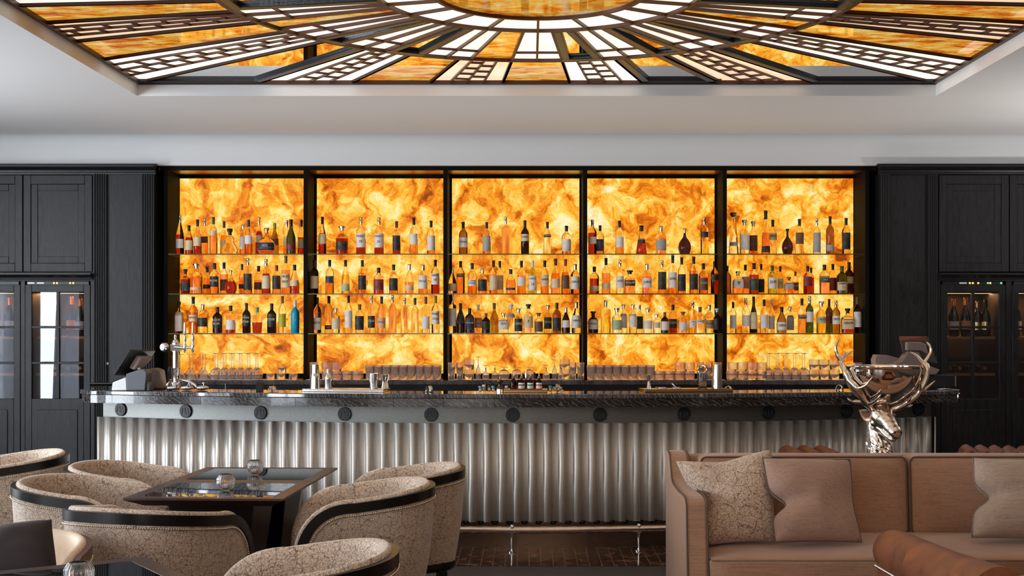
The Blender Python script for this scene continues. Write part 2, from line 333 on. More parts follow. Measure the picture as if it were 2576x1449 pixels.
# ------------------------------------------------------------------ mesh helpers
def P(px, py, Y): return Vector(((px - CX) / F * Y, Y, EYE - (py - CY) / F * Y))
def PX(px, Y): return (px - CX) / F * Y
def PZ(py, Y): return EYE - (py - CY) / F * Y
class MB:
    """collects shapes; build() links them as one mesh object"""
    def __init__(s): s.v = []; s.f = []; s.m = []; s.cm = 0
    def add(s, vs, fs):
        o = len(s.v); s.v += [tuple(v) for v in vs]; s.f += [tuple(i + o for i in f) for f in fs]; s.m += [s.cm] * len(fs); return s
    def mat(s, i): s.cm = i; return s
    def box(s, lo, hi):
        x0, y0, z0 = lo; x1, y1, z1 = hi
        return s.add([(x0, y0, z0), (x1, y0, z0), (x1, y1, z0), (x0, y1, z0), (x0, y0, z1), (x1, y0, z1), (x1, y1, z1), (x0, y1, z1)],
                     [(0, 3, 2, 1), (4, 5, 6, 7), (0, 1, 5, 4), (1, 2, 6, 5), (2, 3, 7, 6), (3, 0, 4, 7)])
    def hexa(s, p): return s.add(p, [(0, 3, 2, 1), (4, 5, 6, 7), (0, 1, 5, 4), (1, 2, 6, 5), (2, 3, 7, 6), (3, 0, 4, 7)])
    def bar(s, a, b, wd, ht, up=(0, 0, 1)):
        a = Vector(a); b = Vector(b); d = (b - a).normalized(); u = Vector(up); r = d.cross(u)
        r = r.normalized() if r.length > 1e-6 else Vector((1, 0, 0)); u = r.cross(d).normalized()
        q = []
        for p in (a, b):
            q += [p - r * wd / 2 - u * ht / 2, p + r * wd / 2 - u * ht / 2, p + r * wd / 2 + u * ht / 2, p - r * wd / 2 + u * ht / 2]
        return s.add(q, [(0, 1, 2, 3), (7, 6, 5, 4), (1, 0, 4, 5), (2, 1, 5, 6), (3, 2, 6, 7), (0, 3, 7, 4)])
    def lathe(s, prof, n=24, c=(0, 0, 0), sq=None, flat=1.0, cap=True, flute=None):
        """prof: list of (r, z); sq: superellipse exponent; flat: y scale; flute: (count, depth)"""
        rings = []; vs = []
        for r, z in prof:
            ring = []
            for k in range(n):
                a = 2 * pi * (k + 0.5) / n; ca, sa = cos(a), sin(a); rr = r
                if sq: rr = r / ((abs(ca) ** sq + abs(sa) ** sq) ** (1 / sq))
                if flute: rr *= 1 - flute[1] * (0.5 + 0.5 * cos(a * flute[0]))
                ring.append(len(vs)); vs.append((c[0] + rr * ca, c[1] + rr * sa * flat, c[2] + z))
            rings.append(ring)
        fs = []
        for i in range(len(rings) - 1):
            a, b = rings[i], rings[i + 1]
            for k in range(n): fs.append((a[k], a[(k + 1) % n], b[(k + 1) % n], b[k]))
        if cap:
            if prof[0][0] > 1e-6: fs.append(tuple(reversed(rings[0])))
            if prof[-1][0] > 1e-6: fs.append(tuple(rings[-1]))
        return s.add(vs, fs)
    def tube(s, pts, rad, n=8, cap=True, closed=False):
        pts = [Vector(p) for p in pts]; m = len(pts); vs = []; fs = []
        rr = rad if isinstance(rad, (list, tuple)) else [rad] * m
        up = None
        for i, p in enumerate(pts):
            if closed: t = (pts[(i + 1) % m] - pts[i - 1]).normalized()
            else: t = (pts[min(i + 1, m - 1)] - pts[max(i - 1, 0)]).normalized()
            if up is None:
                up = Vector((0, 0, 1)) if abs(t.z) < 0.9 else Vector((1, 0, 0))
            u = (up - t * up.dot(t)); u = u.normalized() if u.length > 1e-6 else t.orthogonal().normalized(); up = u; v = t.cross(u)
            for k in range(n):
                a = 2 * pi * k / n; vs.append(p + (u * cos(a) + v * sin(a)) * rr[i])
        for i in range(m if closed else m - 1):
            for k in range(n):
                a = i * n + k; b = i * n + (k + 1) % n; j = (i + 1) % m
                fs.append((a, b, j * n + (k + 1) % n, j * n + k))
        if cap and not closed: fs += [tuple(reversed(range(n))), tuple(range((m - 1) * n, m * n))]
        return s.add(vs, fs)
    def prism(s, poly, z0, z1):
        n = len(poly)
        return s.add([(x, y, z0) for x, y in poly] + [(x, y, z1) for x, y in poly],
                     [tuple(reversed(range(n))), tuple(range(n, 2 * n))] + [(i, (i + 1) % n, n + (i + 1) % n, n + i) for i in range(n)])
    def prism_y(s, poly, y0, y1):   # poly in (x, z)
        n = len(poly)
        return s.add([(x, y0, z) for x, z in poly] + [(x, y1, z) for x, z in poly],
                     [tuple(range(n)), tuple(reversed(range(n, 2 * n)))] + [(n + i, n + (i + 1) % n, (i + 1) % n, i) for i in range(n)])
    def prism_x(s, poly, x0, x1):   # poly in (y, z)
        n = len(poly)
        return s.add([(x0, y, z) for y, z in poly] + [(x1, y, z) for y, z in poly],
                     [tuple(reversed(range(n))), tuple(range(n, 2 * n))] + [(i, (i + 1) % n, n + (i + 1) % n, n + i) for i in range(n)])
    def sphere(s, c, r, n=12, m=8, sc=(1, 1, 1)):
        vs = [(c[0], c[1], c[2] - r * sc[2])]; fs = []
        for i in range(1, m):
            t = pi * i / m
            for k in range(n): a = 2 * pi * k / n; vs.append((c[0] + r * sin(t) * cos(a) * sc[0], c[1] + r * sin(t) * sin(a) * sc[1], c[2] - r * cos(t) * sc[2]))
        vs.append((c[0], c[1], c[2] + r * sc[2])); L = len(vs) - 1
        for k in range(n): fs.append((0, 1 + (k + 1) % n, 1 + k)); fs.append((L, 1 + (m - 2) * n + k, 1 + (m - 2) * n + (k + 1) % n))
        for i in range(m - 2):
            for k in range(n): a = 1 + i * n; fs.append((a + k, a + (k + 1) % n, a + n + (k + 1) % n, a + n + k))
        return s.add(vs, fs)
    def disc_y(s, c, r, y0, y1, n=32):   # a coin whose axis runs along y
        vs = []; fs = []
        for y in (y0, y1):
            for k in range(n): a = 2 * pi * k / n; vs.append((c[0] + r * cos(a), y, c[1] + r * sin(a)))
        fs = [tuple(range(n)), tuple(reversed(range(n, 2 * n)))] + [(n + k, n + (k + 1) % n, (k + 1) % n, k) for k in range(n)]
        return s.add(vs, fs)
    def grid(s, fn, nu, nv, cu=False):
        vs = [fn(i / (nu - 1) if not cu else i / nu, j / (nv - 1)) for i in range(nu) for j in range(nv)]; fs = []
        for i in range(nu if cu else nu - 1):
            for j in range(nv - 1):
                a = i * nv + j; b = ((i + 1) % nu) * nv + j; fs.append((a, b, b + 1, a + 1))
        return s.add(vs, fs)
    def build(s, name, mats, parent=None, loc=None, rz=0, smooth=40, bevel=0, seg=2, recalc=True, solid=0, sub=0):
        me = bpy.data.meshes.new(name); me.from_pydata(s.v, [], s.f)
        mats = mats if isinstance(mats, (list, tuple)) else [mats]
        for m in mats: me.materials.append(m)
        if len(mats) > 1: me.polygons.foreach_set('material_index', s.m)
        if recalc:
            bm = bmesh.new(); bm.from_mesh(me); bmesh.ops.recalc_face_normals(bm, faces=bm.faces); bm.to_mesh(me); bm.free()
        if smooth:
            me.polygons.foreach_set('use_smooth', [True] * len(me.polygons)); me.set_sharp_from_angle(angle=radians(smooth))
        else: me.polygons.foreach_set('use_smooth', [False] * len(me.polygons))
        me.update()
        o = bpy.data.objects.new(name, me); COL.objects.link(o)
        if parent is not None: o.parent = parent
        if loc: o.location = loc
        if rz: o.rotation_euler = (0, 0, rz)
        if solid:
            md = o.modifiers.new('solid', 'SOLIDIFY'); md.thickness = solid; md.offset = 0
        if bevel:
            md = o.modifiers.new('bevel', 'BEVEL'); md.width = bevel; md.segments = seg; md.limit_method = 'ANGLE'; md.angle_limit = radians(35); md.harden_normals = False
        if sub:
            md = o.modifiers.new('sub', 'SUBSURF'); md.levels = sub; md.render_levels = sub
        return o
def empty(name, loc=(0, 0, 0), rz=0):
    o = bpy.data.objects.new(name, None); COL.objects.link(o); o.location = loc; o.rotation_euler = (0, 0, rz); o.empty_display_size = 0.1
    return o
def tag(o, label, cat, group=None):
    o['label'] = label; o['category'] = cat
    if group: o['group'] = group
    return o
def thing(name, label, cat, loc=(0, 0, 0), rz=0, group=None): return tag(empty(name, loc, rz), label, cat, group)
def struct(o, label=None):
    o['kind'] = 'structure'
    if label: o['label'] = label
    return o
KIDS = {}
def copy_tree(o, parent=None):
    c = o.copy(); COL.objects.link(c)
    if parent is not None: c.parent = parent
    for ch in list(o.children): copy_tree(ch, c)
    return c
def lerp(a, b, t): return a + (b - a) * t
def lettering(body, size, loc, mat, parent, rot=(pi / 2, 0, 0), depth=0.0004, width=None, name='lettering'):
    """raised letters, converted to a mesh"""
    cu = bpy.data.curves.new(name, 'FONT'); cu.body = body; cu.size = size; cu.align_x = 'CENTER'; cu.align_y = 'CENTER'; cu.extrude = depth; cu.resolution_u = 2
    t = bpy.data.objects.new(name, cu); COL.objects.link(t)
    me = bpy.data.meshes.new_from_object(t)
    bpy.data.objects.remove(t); bpy.data.curves.remove(cu)
    o = bpy.data.objects.new(name, me); COL.objects.link(o); me.materials.clear(); me.materials.append(mat)
    xs = [v.co.x for v in me.vertices]
    if width and xs:
        k = min(1.0, width / max(1e-6, max(xs) - min(xs)))
        for v in me.vertices: v.co.x *= k
    o.parent = parent; o.location = loc; o.rotation_euler = rot
    return o

# ================================================================== the room
CEIL_Z = 3.127; COF = (-2.70, 2.805, 4.24, 9.045)   # coffer opening x0 x1 y0 y1
RX0, RX1, RY0, RY1 = WX, 6.0, -3.5, 11.75
struct(MB().box((RX0 - .2, RY0 - .2, -.1), (RX1 + .2, RY1 + .1, 0)).build('floor', M_FLOOR))
struct(MB().box((-5.5, 8.41, 0.0005), (5.5, 10.0, 0.004)).build('floor_tile_strip', M_TILES), 'polished black marble tiles with brown veins in front of the bar')
c = MB()
c.box((RX0 - .2, RY0 - .2, CEIL_Z), (COF[0], RY1, CEIL_Z + .45)); c.box((COF[1], RY0 - .2, CEIL_Z), (RX1 + .2, RY1, CEIL_Z + .45))
c.box((COF[0], RY0 - .2, CEIL_Z), (COF[1], COF[2], CEIL_Z + .45)); c.box((COF[0], COF[3], CEIL_Z), (COF[1], RY1, CEIL_Z + .45))
c.box((COF[0] - .1, COF[2] - .1, CEIL_Z + .30), (COF[1] + .1, COF[3] + .1, CEIL_Z + .45))
struct(c.build('ceiling', M_CEIL))
# back wall: the plain bulkhead above the cabinets and the wall behind them
W_Y = 10.95
b = MB(); b.box((RX0, W_Y, 2.884), (RX1, RY1, CEIL_Z)); b.box((RX0, RY1 - .05, 0), (RX1, RY1 + .1, 2.9))
rc_ = .16; b.prism_x([(W_Y + .01, CEIL_Z + .01)] + [(W_Y - rc_ * (1 - cos(pi / 2 * k / 10)), CEIL_Z - rc_ * (1 - sin(pi / 2 * k / 10))) for k in range(11)] + [(W_Y - rc_, CEIL_Z + .01)], RX0, RX1)
struct(b.build('wall_back', M_WALLP))
def wall_with_windows(name, fixed, axis, lo, hi, wins, z0=0.35, z1=2.95, t=0.2):
    m = MB(); cur = lo
    def bx(a, b, za, zb):
        if axis == 'y': m.box((fixed - t, a, za), (fixed, b, zb))
        else: m.box((a, fixed - t, za), (b, fixed, zb))
    for c0, wl in sorted(wins):
        a, bb = c0 - wl / 2, c0 + wl / 2
        bx(cur, a, 0, CEIL_Z); bx(a, bb, 0, z0); bx(a, bb, z1, CEIL_Z); cur = bb
    bx(cur, hi, 0, CEIL_Z)
    return struct(m.build(name, M_WALLR))
wall_with_windows('wall_left', RX0, 'y', RY0, RY1, [(a, b) for a, b in LEFT_WIN], 0.45, 3.0)
wall_with_windows('wall_front', RY0, 'x', RX0, RX1, FRONT_WIN, 0.45, 2.75)
struct(MB().box((RX1, RY0, 0), (RX1 + .2, RY1, CEIL_Z)).build('wall_right', M_WALLD))
wi = 1
for wy, wl in LEFT_WIN:
    m = MB()
    for yy in (wy - wl / 2 + .03, wy, wy + wl / 2 - .03): m.box((WX - .06, yy - .025, .45), (WX - .01, yy + .025, 3.0))
    for zz in (.475, 2.2, 2.975): m.box((WX - .06, wy - wl / 2, zz - .025), (WX - .01, wy + wl / 2, zz + .025))
    struct(m.build('window_%d' % wi, M_WHITEPL)); wi += 1
for wx_, wl in FRONT_WIN:
    m = MB()
    for xx in (wx_ - wl / 2 + .03, wx_, wx_ + wl / 2 - .03): m.box((xx - .025, RY0 - .06, .45), (xx + .025, RY0 - .01, 2.75))
    for zz in (.475, 2.0, 2.725): m.box((wx_ - wl / 2, RY0 - .06, zz - .025), (wx_ + wl / 2, RY0 - .01, zz + .025))
    struct(m.build('window_%d' % wi, M_WHITEPL)); wi += 1
# sheer curtains on the left wall, gathered
mc, nt, bs = newmat('sheer_curtain'); g = N(nt)
tr = g.new('ShaderNodeBsdfTranslucent'); tr.inputs[0].default_value = (0.92, 0.93, 0.96, 1); di = g.new('ShaderNodeBsdfDiffuse'); di.inputs[0].default_value = (0.85, 0.86, 0.9, 1)
mx = g.new('ShaderNodeMixShader'); mx.inputs[0].default_value = 0.4; g.link(tr.outputs[0], mx.inputs[1]); g.link(di.outputs[0], mx.inputs[2])
g.link(mx.outputs[0], nt.nodes['Material Output'].inputs[0])
mc2 = pbr('dense_curtain_dimmed', (0.16, 0.16, 0.17), 0.9)  # denser cloth; its weaker light is put into the grey colour
for k, (y0, y1, yt0, yt1) in enumerate(((4.28, 5.05, 4.3, 4.68), (6.2, 6.8, 6.3, 6.55), (3.15, 4.24, 3.3, 4.2), (8.2, 8.9, 8.35, 8.7))):
    def cur(u, v):
        w0 = lerp(y0, yt0, v ** 1.6); w1 = lerp(y1, yt1, v ** 1.6)
        return (WX + .22 + .045 * sin(u * 34 + 2 * v) + .02 * sin(u * 71), lerp(w0, w1, u), lerp(.02, 3.05, v))
    tag(MB().grid(cur, 70, 14).build('sheer_curtain', mc if k != 2 else mc2, solid=.002), ('white sheer curtain' if k != 2 else 'dense curtain greyed as less lit') + ' gathered at the ' + ['near edge of the middle', 'edge of the far', 'near edge of the second', 'bar end of the last'][k] + ' side window', 'curtain', 'sheer curtains at the side windows')

# ------------------------------------------------------------------ stained glass ceiling light in the coffer
SX, SY, SZ = 0.05, 6.65, 3.215
sky = thing('stained_glass_ceiling_light', 'backlit amber and white stained glass panel with radiating bronze bars, set into the ceiling recess', 'ceiling light', (SX, SY, SZ))
hwL, hwR, hd = SX - COF[0] - .01, COF[1] - SX - .01, 2.385
def rect_r(a):   # a = angle from +y towards +x
    s_, c_ = sin(a), cos(a); r = 1e9
    if abs(s_) > 1e-6: r = min(r, (hwR if s_ > 0 else hwL) / abs(s_))
    if abs(c_) > 1e-6: r = min(r, hd / abs(c_))
    return r
def pol(a, r, z=0): return (r * sin(a), r * cos(a), z)
def sector(m, a0, a1, r0, r1, z0, z1, rect=False):
    n = max(2, int(abs(a1 - a0) / radians(2.0)) + 1); pts = []
    for k in range(n + 1): a = lerp(a0, a1, k / n); pts.append(pol(a, rect_r(a) if rect else r1)[:2])
    for k in range(n, -1, -1): a = lerp(a0, a1, k / n); pts.append(pol(a, r0)[:2])
    m.prism(pts, z0, z1)
def ringbar(m, r, wd, z0, z1, n=96):
    for k in range(n):
        a0, a1 = 2 * pi * k / n, 2 * pi * (k + 1) / n
        p = [pol(a0, r - wd / 2, z0), pol(a1, r - wd / 2, z0), pol(a1, r + wd / 2, z0), pol(a0, r + wd / 2, z0)]
        m.hexa(p + [(x, y, z1) for x, y, z in p])
R0, R1, R2 = .535, .83, 1.66
ZP = .016                                     # the glass sits above the bars
sec_mid = [0, 20, 39.5, 57, 74]; hwm = [5.5, 5.5, 5.2, 5.0, 5.0]
def mirror4(lst):   # -> full circle of (angle, halfwidth)
    out = []
    for a, h in lst:
        for q in {a, -a, 180 - a, -(180 - a)}:
            q = (q + 360) % 360
            if not any(abs(q - o_[0]) < .1 for o_ in out): out.append((q, h))
    return sorted(out)
whites = mirror4(list(zip(sec_mid, hwm)))
m = MB(); n = 96; m.prism([pol(2 * pi * k / n, R0)[:2] for k in range(n)], ZP, ZP + .01)
m.build('amber_disc', M_AMBER_C, sky)
fr = MB(); ringbar(fr, R0, .022, -.002, .03); ringbar(fr, R1, .022, -.002, .03); ringbar(fr, R2, .026, -.004, .03)
sp = [a for a, h in whites] + [90, 270]; sp.sort()
for i, a in enumerate(sp):                    # ring of white panels around the disc
    a1 = sp[(i + 1) % len(sp)]; a1 += 360 if a1 < a else 0
    m = MB(); sector(m, radians(a), radians(a1), R0, R1, ZP, ZP + .01); m.build('white_glass_panel', M_WHITEGL, sky)
    fr.bar(pol(radians(a), R0, .012), pol(radians(a), R1, .012), .014, .026)
# middle band
for i, (a, h) in enumerate(whites):
    for s_ in (-1, 1):
        m = MB(); x = sorted((radians(a), radians(a + s_ * h))); sector(m, x[0], x[1], R1, R2, ZP, ZP + .01); m.build('white_glass_panel', M_WHITEGL, sky)
        fr.bar(pol(radians(a + s_ * h), R1, .012), pol(radians(a + s_ * h), R2, .012), .015, .026)
    fr.bar(pol(radians(a), R1, .012), pol(radians(a), R2, .012), .014, .026)
    fr.bar(pol(radians(a - h), 1.44, .012), pol(radians(a + h), 1.44, .012), .010, .02)
    a1, h1 = whites[(i + 1) % len(whites)]; a1 += 360 if a1 < a else 0
    g0, g1 = a + h, a1 - h1
    ref = ((g0 + g1) / 2) % 360; ref = ref if ref <= 180 else ref - 360
    amber = (-16 < ref < 0) or 62 < abs(ref) < 70 or 110 < abs(ref) < 118
    m = MB(); sector(m, radians(g0), radians(g1), R1, R2, ZP, ZP + .01)
    if amber: m.build('amber_glass_panel', M_AMBER, sky)
    else:
        m.build('mirror_panel', M_MIRROR, sky)
        f2 = MB(); ra, rb = radians(g0), radians(g1); wd = .05
        sector(f2, ra, rb, R2 - wd * 1.4, R2 - .012, -.004, ZP)
        for q, s_ in ((ra, 1), (rb, -1)):
            p0, p1 = Vector(pol(q, R1 + .01, .008)), Vector(pol(q, R2 - .02, .008)); off = Vector(pol(q + s_ * pi / 2, .03))
            f2.bar(p0 + off, p1 + off, .045, .022)
        f2.build('mirror_frame', M_BLKFR, sky, bevel=.004)
# outer band
bnd = [5.5, 17, 28, 38.6, 48.8, 59.3, 68, 77, 85]
def lattice(m, a0, a1):
    am = (a0 + a1) / 2; d = (a1 - a0)
    r_out = min(rect_r(a0), rect_r(a1), rect_r(am)) - .02
    for t in (.27, .5, .73):
        aa = a0 + d * t; m.bar(pol(aa, R2 + .01, .012), pol(aa, rect_r(aa) - .01, .012), .013, .018)
    k = 0; r = R2 + .13
    while r < rect_r(am) + .3:
        for j, (t0, t1) in enumerate(((.27, .5), (.5, .73))):
            rr = r + (.09 if j else 0); q0, q1 = a0 + d * t0, a0 + d * t1
            if rr < min(rect_r(q0), rect_r(q1)) - .02: m.bar(pol(q0, rr, .012), pol(q1, rr, .012), .011, .018)
        r += .185
full = []
for q in (0, 1, 2, 3):   # quadrants: +x front, -x, mirrored to the near half
    pass
segs = [(-5.5, 5.5, 'amber')]
kinds = ['lattice', 'amber', 'lattice', 'mirror', 'lattice', 'amber', 'lattice', 'amber']
for s_ in (1, -1):
    for i, kd in enumerate(kinds):
        a0, a1 = bnd[i], bnd[i + 1]
        kk = 'mirror' if (s_ == 1 and i == 1) else kd
        segs.append((s_ * a0, s_ * a1, kk)); segs.append((180 - s_ * a0, 180 - s_ * a1, kd))
segs += [(175 - .5, 185.5, 'amber'), (85, 95, 'lattice'), (-95, -85, 'lattice')]
peach = {(5.5, 0), (28, 1), (68, 1), (68, -1), (5.5, -1)}
for a0, a1, kd in segs:
    lo_, hi_ = sorted((a0, a1)); ra, rb = radians(lo_), radians(hi_)
    m = MB(); sector(m, ra, rb, R2, 0, ZP, ZP + .01, rect=True)
    if kd == 'amber': m.build('amber_glass_panel', M_AMBER, sky)
    elif kd == 'mirror':
        m.build('mirror_panel', M_MIRROR, sky)
        f2 = MB()
        for q, s_ in ((ra, 1), (rb, -1)):
            if abs(abs(q) - radians(48.8)) < .02: continue
            p0, p1 = Vector(pol(q, R2 + .02, .008)), Vector(pol(q, rect_r(q) - .02, .008)); off = Vector(pol(q + s_ * pi / 2, .035))
            f2.bar(p0 + off, p1 + off, .05, .022)
        p0, p1 = Vector(pol(ra, rect_r(ra), .008)), Vector(pol(rb, rect_r(rb), .008)); inw = Vector((0, -.035 if p0.y > 0 else .035, 0))
        f2.bar(p0 + inw, p1 + inw, .055, .022); f2.build('mirror_frame', M_BLKFR, sky, bevel=.004)
    else:
        pe = abs(a0) in (5.5, 68, 85) and not (a0 == 5.5) or (a0 == 28)
        m.build('white_glass_panel', M_PEACHGL if pe else M_WHITEGL, sky)
        lm = MB(); lattice(lm, ra, rb); lm.build('lattice', M_COPPER, sky)
    for q in (ra, rb): fr.bar(pol(q, R2, .012), pol(q, rect_r(q), .012), .017, .028)
for s_ in (-1, 1): fr.box((-hwL, s_ * hd - .012, -.012), (hwR, s_ * hd + .012, .06))
fr.box((-hwL - .002, -hd, -.008), (-hwL + .02, hd, .03)); fr.box((hwR - .02, -hd, -.008), (hwR + .002, hd, .03))
fr.build('frame', M_COPPER, sky)
MB().box((-hwL, -hd, .032), (hwR, hd, .045)).build('backing', M_BLACK, sky)

# ================================================================== black oak joinery on both sides of the bar
CY0 = 10.90                                   # front plane of the doors
def cx(px): return PX(px, CY0)
def cz(py): return PZ(py, CY0)
def fluted(m, px0, px1, z0, z1, n=5, y=CY0):
    x0, x1 = cx(px0), cx(px1); m.box((x0, y - .01, z0), (x1, y + .3, z1))
    wd = (x1 - x0) / (n + .6)
    for k in range(n):
        c_ = x0 + wd * (k + .8); m.tube([(c_, y - .012, z0 + .0), (c_, y - .012, z1 - .0)], wd * .36, 8)
def cornice(m, x0, x1, ztop, zbot, y, ret=None):
    h = ztop - zbot; prof = [(0, 0), (.012, 0), (.014, .18 * h), (.03, .22 * h), (.034, .45 * h), (.05, .5 * h), (.075, .75 * h), (.08, .80 * h), (.08, h), (0, h)]
    m.prism_x([(y - a, zbot + b_) for a, b_ in prof], x0, x1)
def panelled_door(m, x0, x1, z0, z1, y, ix, iz0, iz1, step=.045):
    """a slab with a two-step sunk panel"""
    m.box((x0, y, z0), (x1, y + .022, z1))
    fw = .012
    def frame(a0, a1, b0, b1, wd, ya, yb):
        m.box((a0, ya, b0), (a0 + wd, yb, b1)); m.box((a1 - wd, ya, b0), (a1, yb, b1)); m.box((a0 + wd, ya, b0), (a1 - wd, yb, b0 + wd)); m.box((a0 + wd, ya, b1 - wd), (a1 - wd, yb, b1))
    ow = ix
    m2 = (x0 + ow, x1 - ow, iz0, iz1)
    # raised stiles around, then the sunk field
    m.box((x0, y - .014, z0), (x0 + ow, y, z1)); m.box((x1 - ow, y - .014, z0), (x1, y, z1))
    m.box((x0 + ow, y - .014, z0), (x1 - ow, y, iz0)); m.box((x0 + ow, y - .014, iz1), (x1 - ow, y, z1))
    frame(m2[0], m2[1], m2[2], m2[3], .055, y - .006, y)
def fridge_bottle(x, y, z, h, r, mat, foil, label, lab_txt, name='wine_bottle', group=None):
    b = thing(name, lab_txt, 'bottle', (x, y, z), 0, group)
    MB().lathe([(r * .9, 0), (r, .01), (r, h * .52), (r * .8, h * .64), (r * .36, h * .76), (r * .34, h * .86)], 16).build('glass_body', mat, b)
    MB().lathe([(r * .38, h * .80), (r * .42, h * .86), (r * .36, h * .93), (r * .4, h * .97), (r * .3, h)], 12).build('foil', foil, b)
    m = MB(); m.grid(lambda u, v: ((r + .001) * sin(lerp(-1.2, 1.2, u)), -(r + .001) * cos(lerp(-1.2, 1.2, u)), lerp(h * .18, h * .4, v)), 10, 2); m.build('label', label, b)
    return b
M_DARKBOT = glass('dark_green_wine_glass', (0.03, 0.06, 0.03), 0.02, 1.3)
M_BOTDK = pbr('dark_wine_bottle', (0.012, 0.014, 0.01), 0.06, coat=0.5)
M_FOILO = pbr('copper_foil', (0.85, 0.30, 0.08), 0.3, 0.9)
M_LABO = pbr('orange_label', (0.85, 0.33, 0.12), 0.6)
M_LABW = pbr('paper_white', (0.72, 0.69, 0.66), 0.6)
M_SHELFW = pbr('oak_shelf_front', lin((150, 104, 60)), 0.5)
M_LED_O = pbr('orange_led', (1, .4, .1), .5, emit=(1.0, .35, .08), es=3.0)
M_LED_G = pbr('green_led', (.1, 1, .4), .5, emit=(.15, 1.0, .4), es=1.2)
M_INT = pbr('fridge_interior', (.012, .012, .014), .5)

def wine_fridge(px0, px1, bright, label, led=0):
    x0, x1 = cx(px0), cx(px1); ztop, zb = cz(716), 0.10
    zg0, zg1 = cz(1003), cz(733)
    t = thing('wine_fridge', label, 'wine fridge', ((x0 + x1) / 2, CY0, 0)); hw = (x1 - x0) / 2
    m = MB()   # hollow carcass
    m.box((-hw + .004, .05, .02), (-hw + .03, .62, cz(708))); m.box((hw - .03, .05, .02), (hw - .004, .62, cz(708)))
    m.box((-hw + .03, .60, .02), (hw - .03, .62, cz(708))); m.box((-hw + .03, .05, .02), (hw - .03, .62, zg0 - .03)); m.box((-hw + .03, .05, zg1 + .03), (hw - .03, .62, cz(708)))
    m.build('carcass', M_INT, t)
    d = MB(); fw = .058
    d.box((-hw + .004, 0, zb), (-hw + fw, .04, ztop)); d.box((hw - fw, 0, zb), (hw - .004, .04, ztop))
    d.box((-hw + fw, 0, zg1 - .005), (hw - fw, .04, ztop)); d.box((-hw + fw, 0, zb), (hw - fw, .04, zg0))
    pw = hw - fw - .05
    d.box((-pw, -.008, zb + .12), (pw, .0, zg0 - .09))
    zz = [lerp(zg0, zg1, k / 3) for k in range(4)]
    for k in (1, 2): d.box((-hw + fw, 0, zz[k] - .010), (hw - fw, .035, zz[k] + .010))
    d.box((-.012, 0.001, zg0), (.012, .034, zg1))
    dd = d.build('door', M_OAK, t, bevel=.003)
    MB().box((-hw + fw, .018, zg0), (hw - fw, .024, zg1)).build('glass_pane', M_FRIDGEG, dd)
    MB().box((-hw + .02, .01, cz(716)), (hw - .02, .045, cz(708))).build('vent_strip', M_BLACK, t)
    for k, (dx, mm) in enumerate(led_pos[led]):
        MB().box((-hw + dx, .004, cz(714)), (-hw + dx + (.012 if mm is not M_WHITEPL else .06), .011, cz(710))).build('indicator_light', mm, t)
    for k, zf in enumerate((zz[2] - .10, zz[1] - .11)):
        MB().box((-hw + .06, .09, zf), (hw - .06, .5, zf + .022)).build('shelf', M_SHELFW, t)
    for k in range(2): MB().box((-hw + .06, .12, zf - .34 + .3 * k), (hw - .06, .13, zf - .335 + .3 * k)) if False else None
    lamp = bpy.data.lights.new('fridge_lamp', 'AREA'); lamp.size = .5; lamp.size_y = .06; lamp.shape = 'RECTANGLE'; lamp.energy = 5.0 * bright; lamp.color = (1, .45, .16)
    lo = bpy.data.objects.new('fridge_lamp', lamp); COL.objects.link(lo); lo.location = ((x0 + x1) / 2, CY0 + .30, zg1 - .01)
    return t, (x0 + x1) / 2, hw, zz
led_pos = {0: [(.02, M_WHITEPL), (.10, M_WHITEPL), (.235, M_LED_O), (.26, M_LED_O), (.37, M_LED_O), (.395, M_LED_O)],
           1: [(.16, M_WHITEPL), (.24, M_LED_O), (.265, M_LED_O), (.31, M_LED_O), (.39, M_LED_G), (.41, M_LED_O), (.50, M_LED_G)], 2: []}
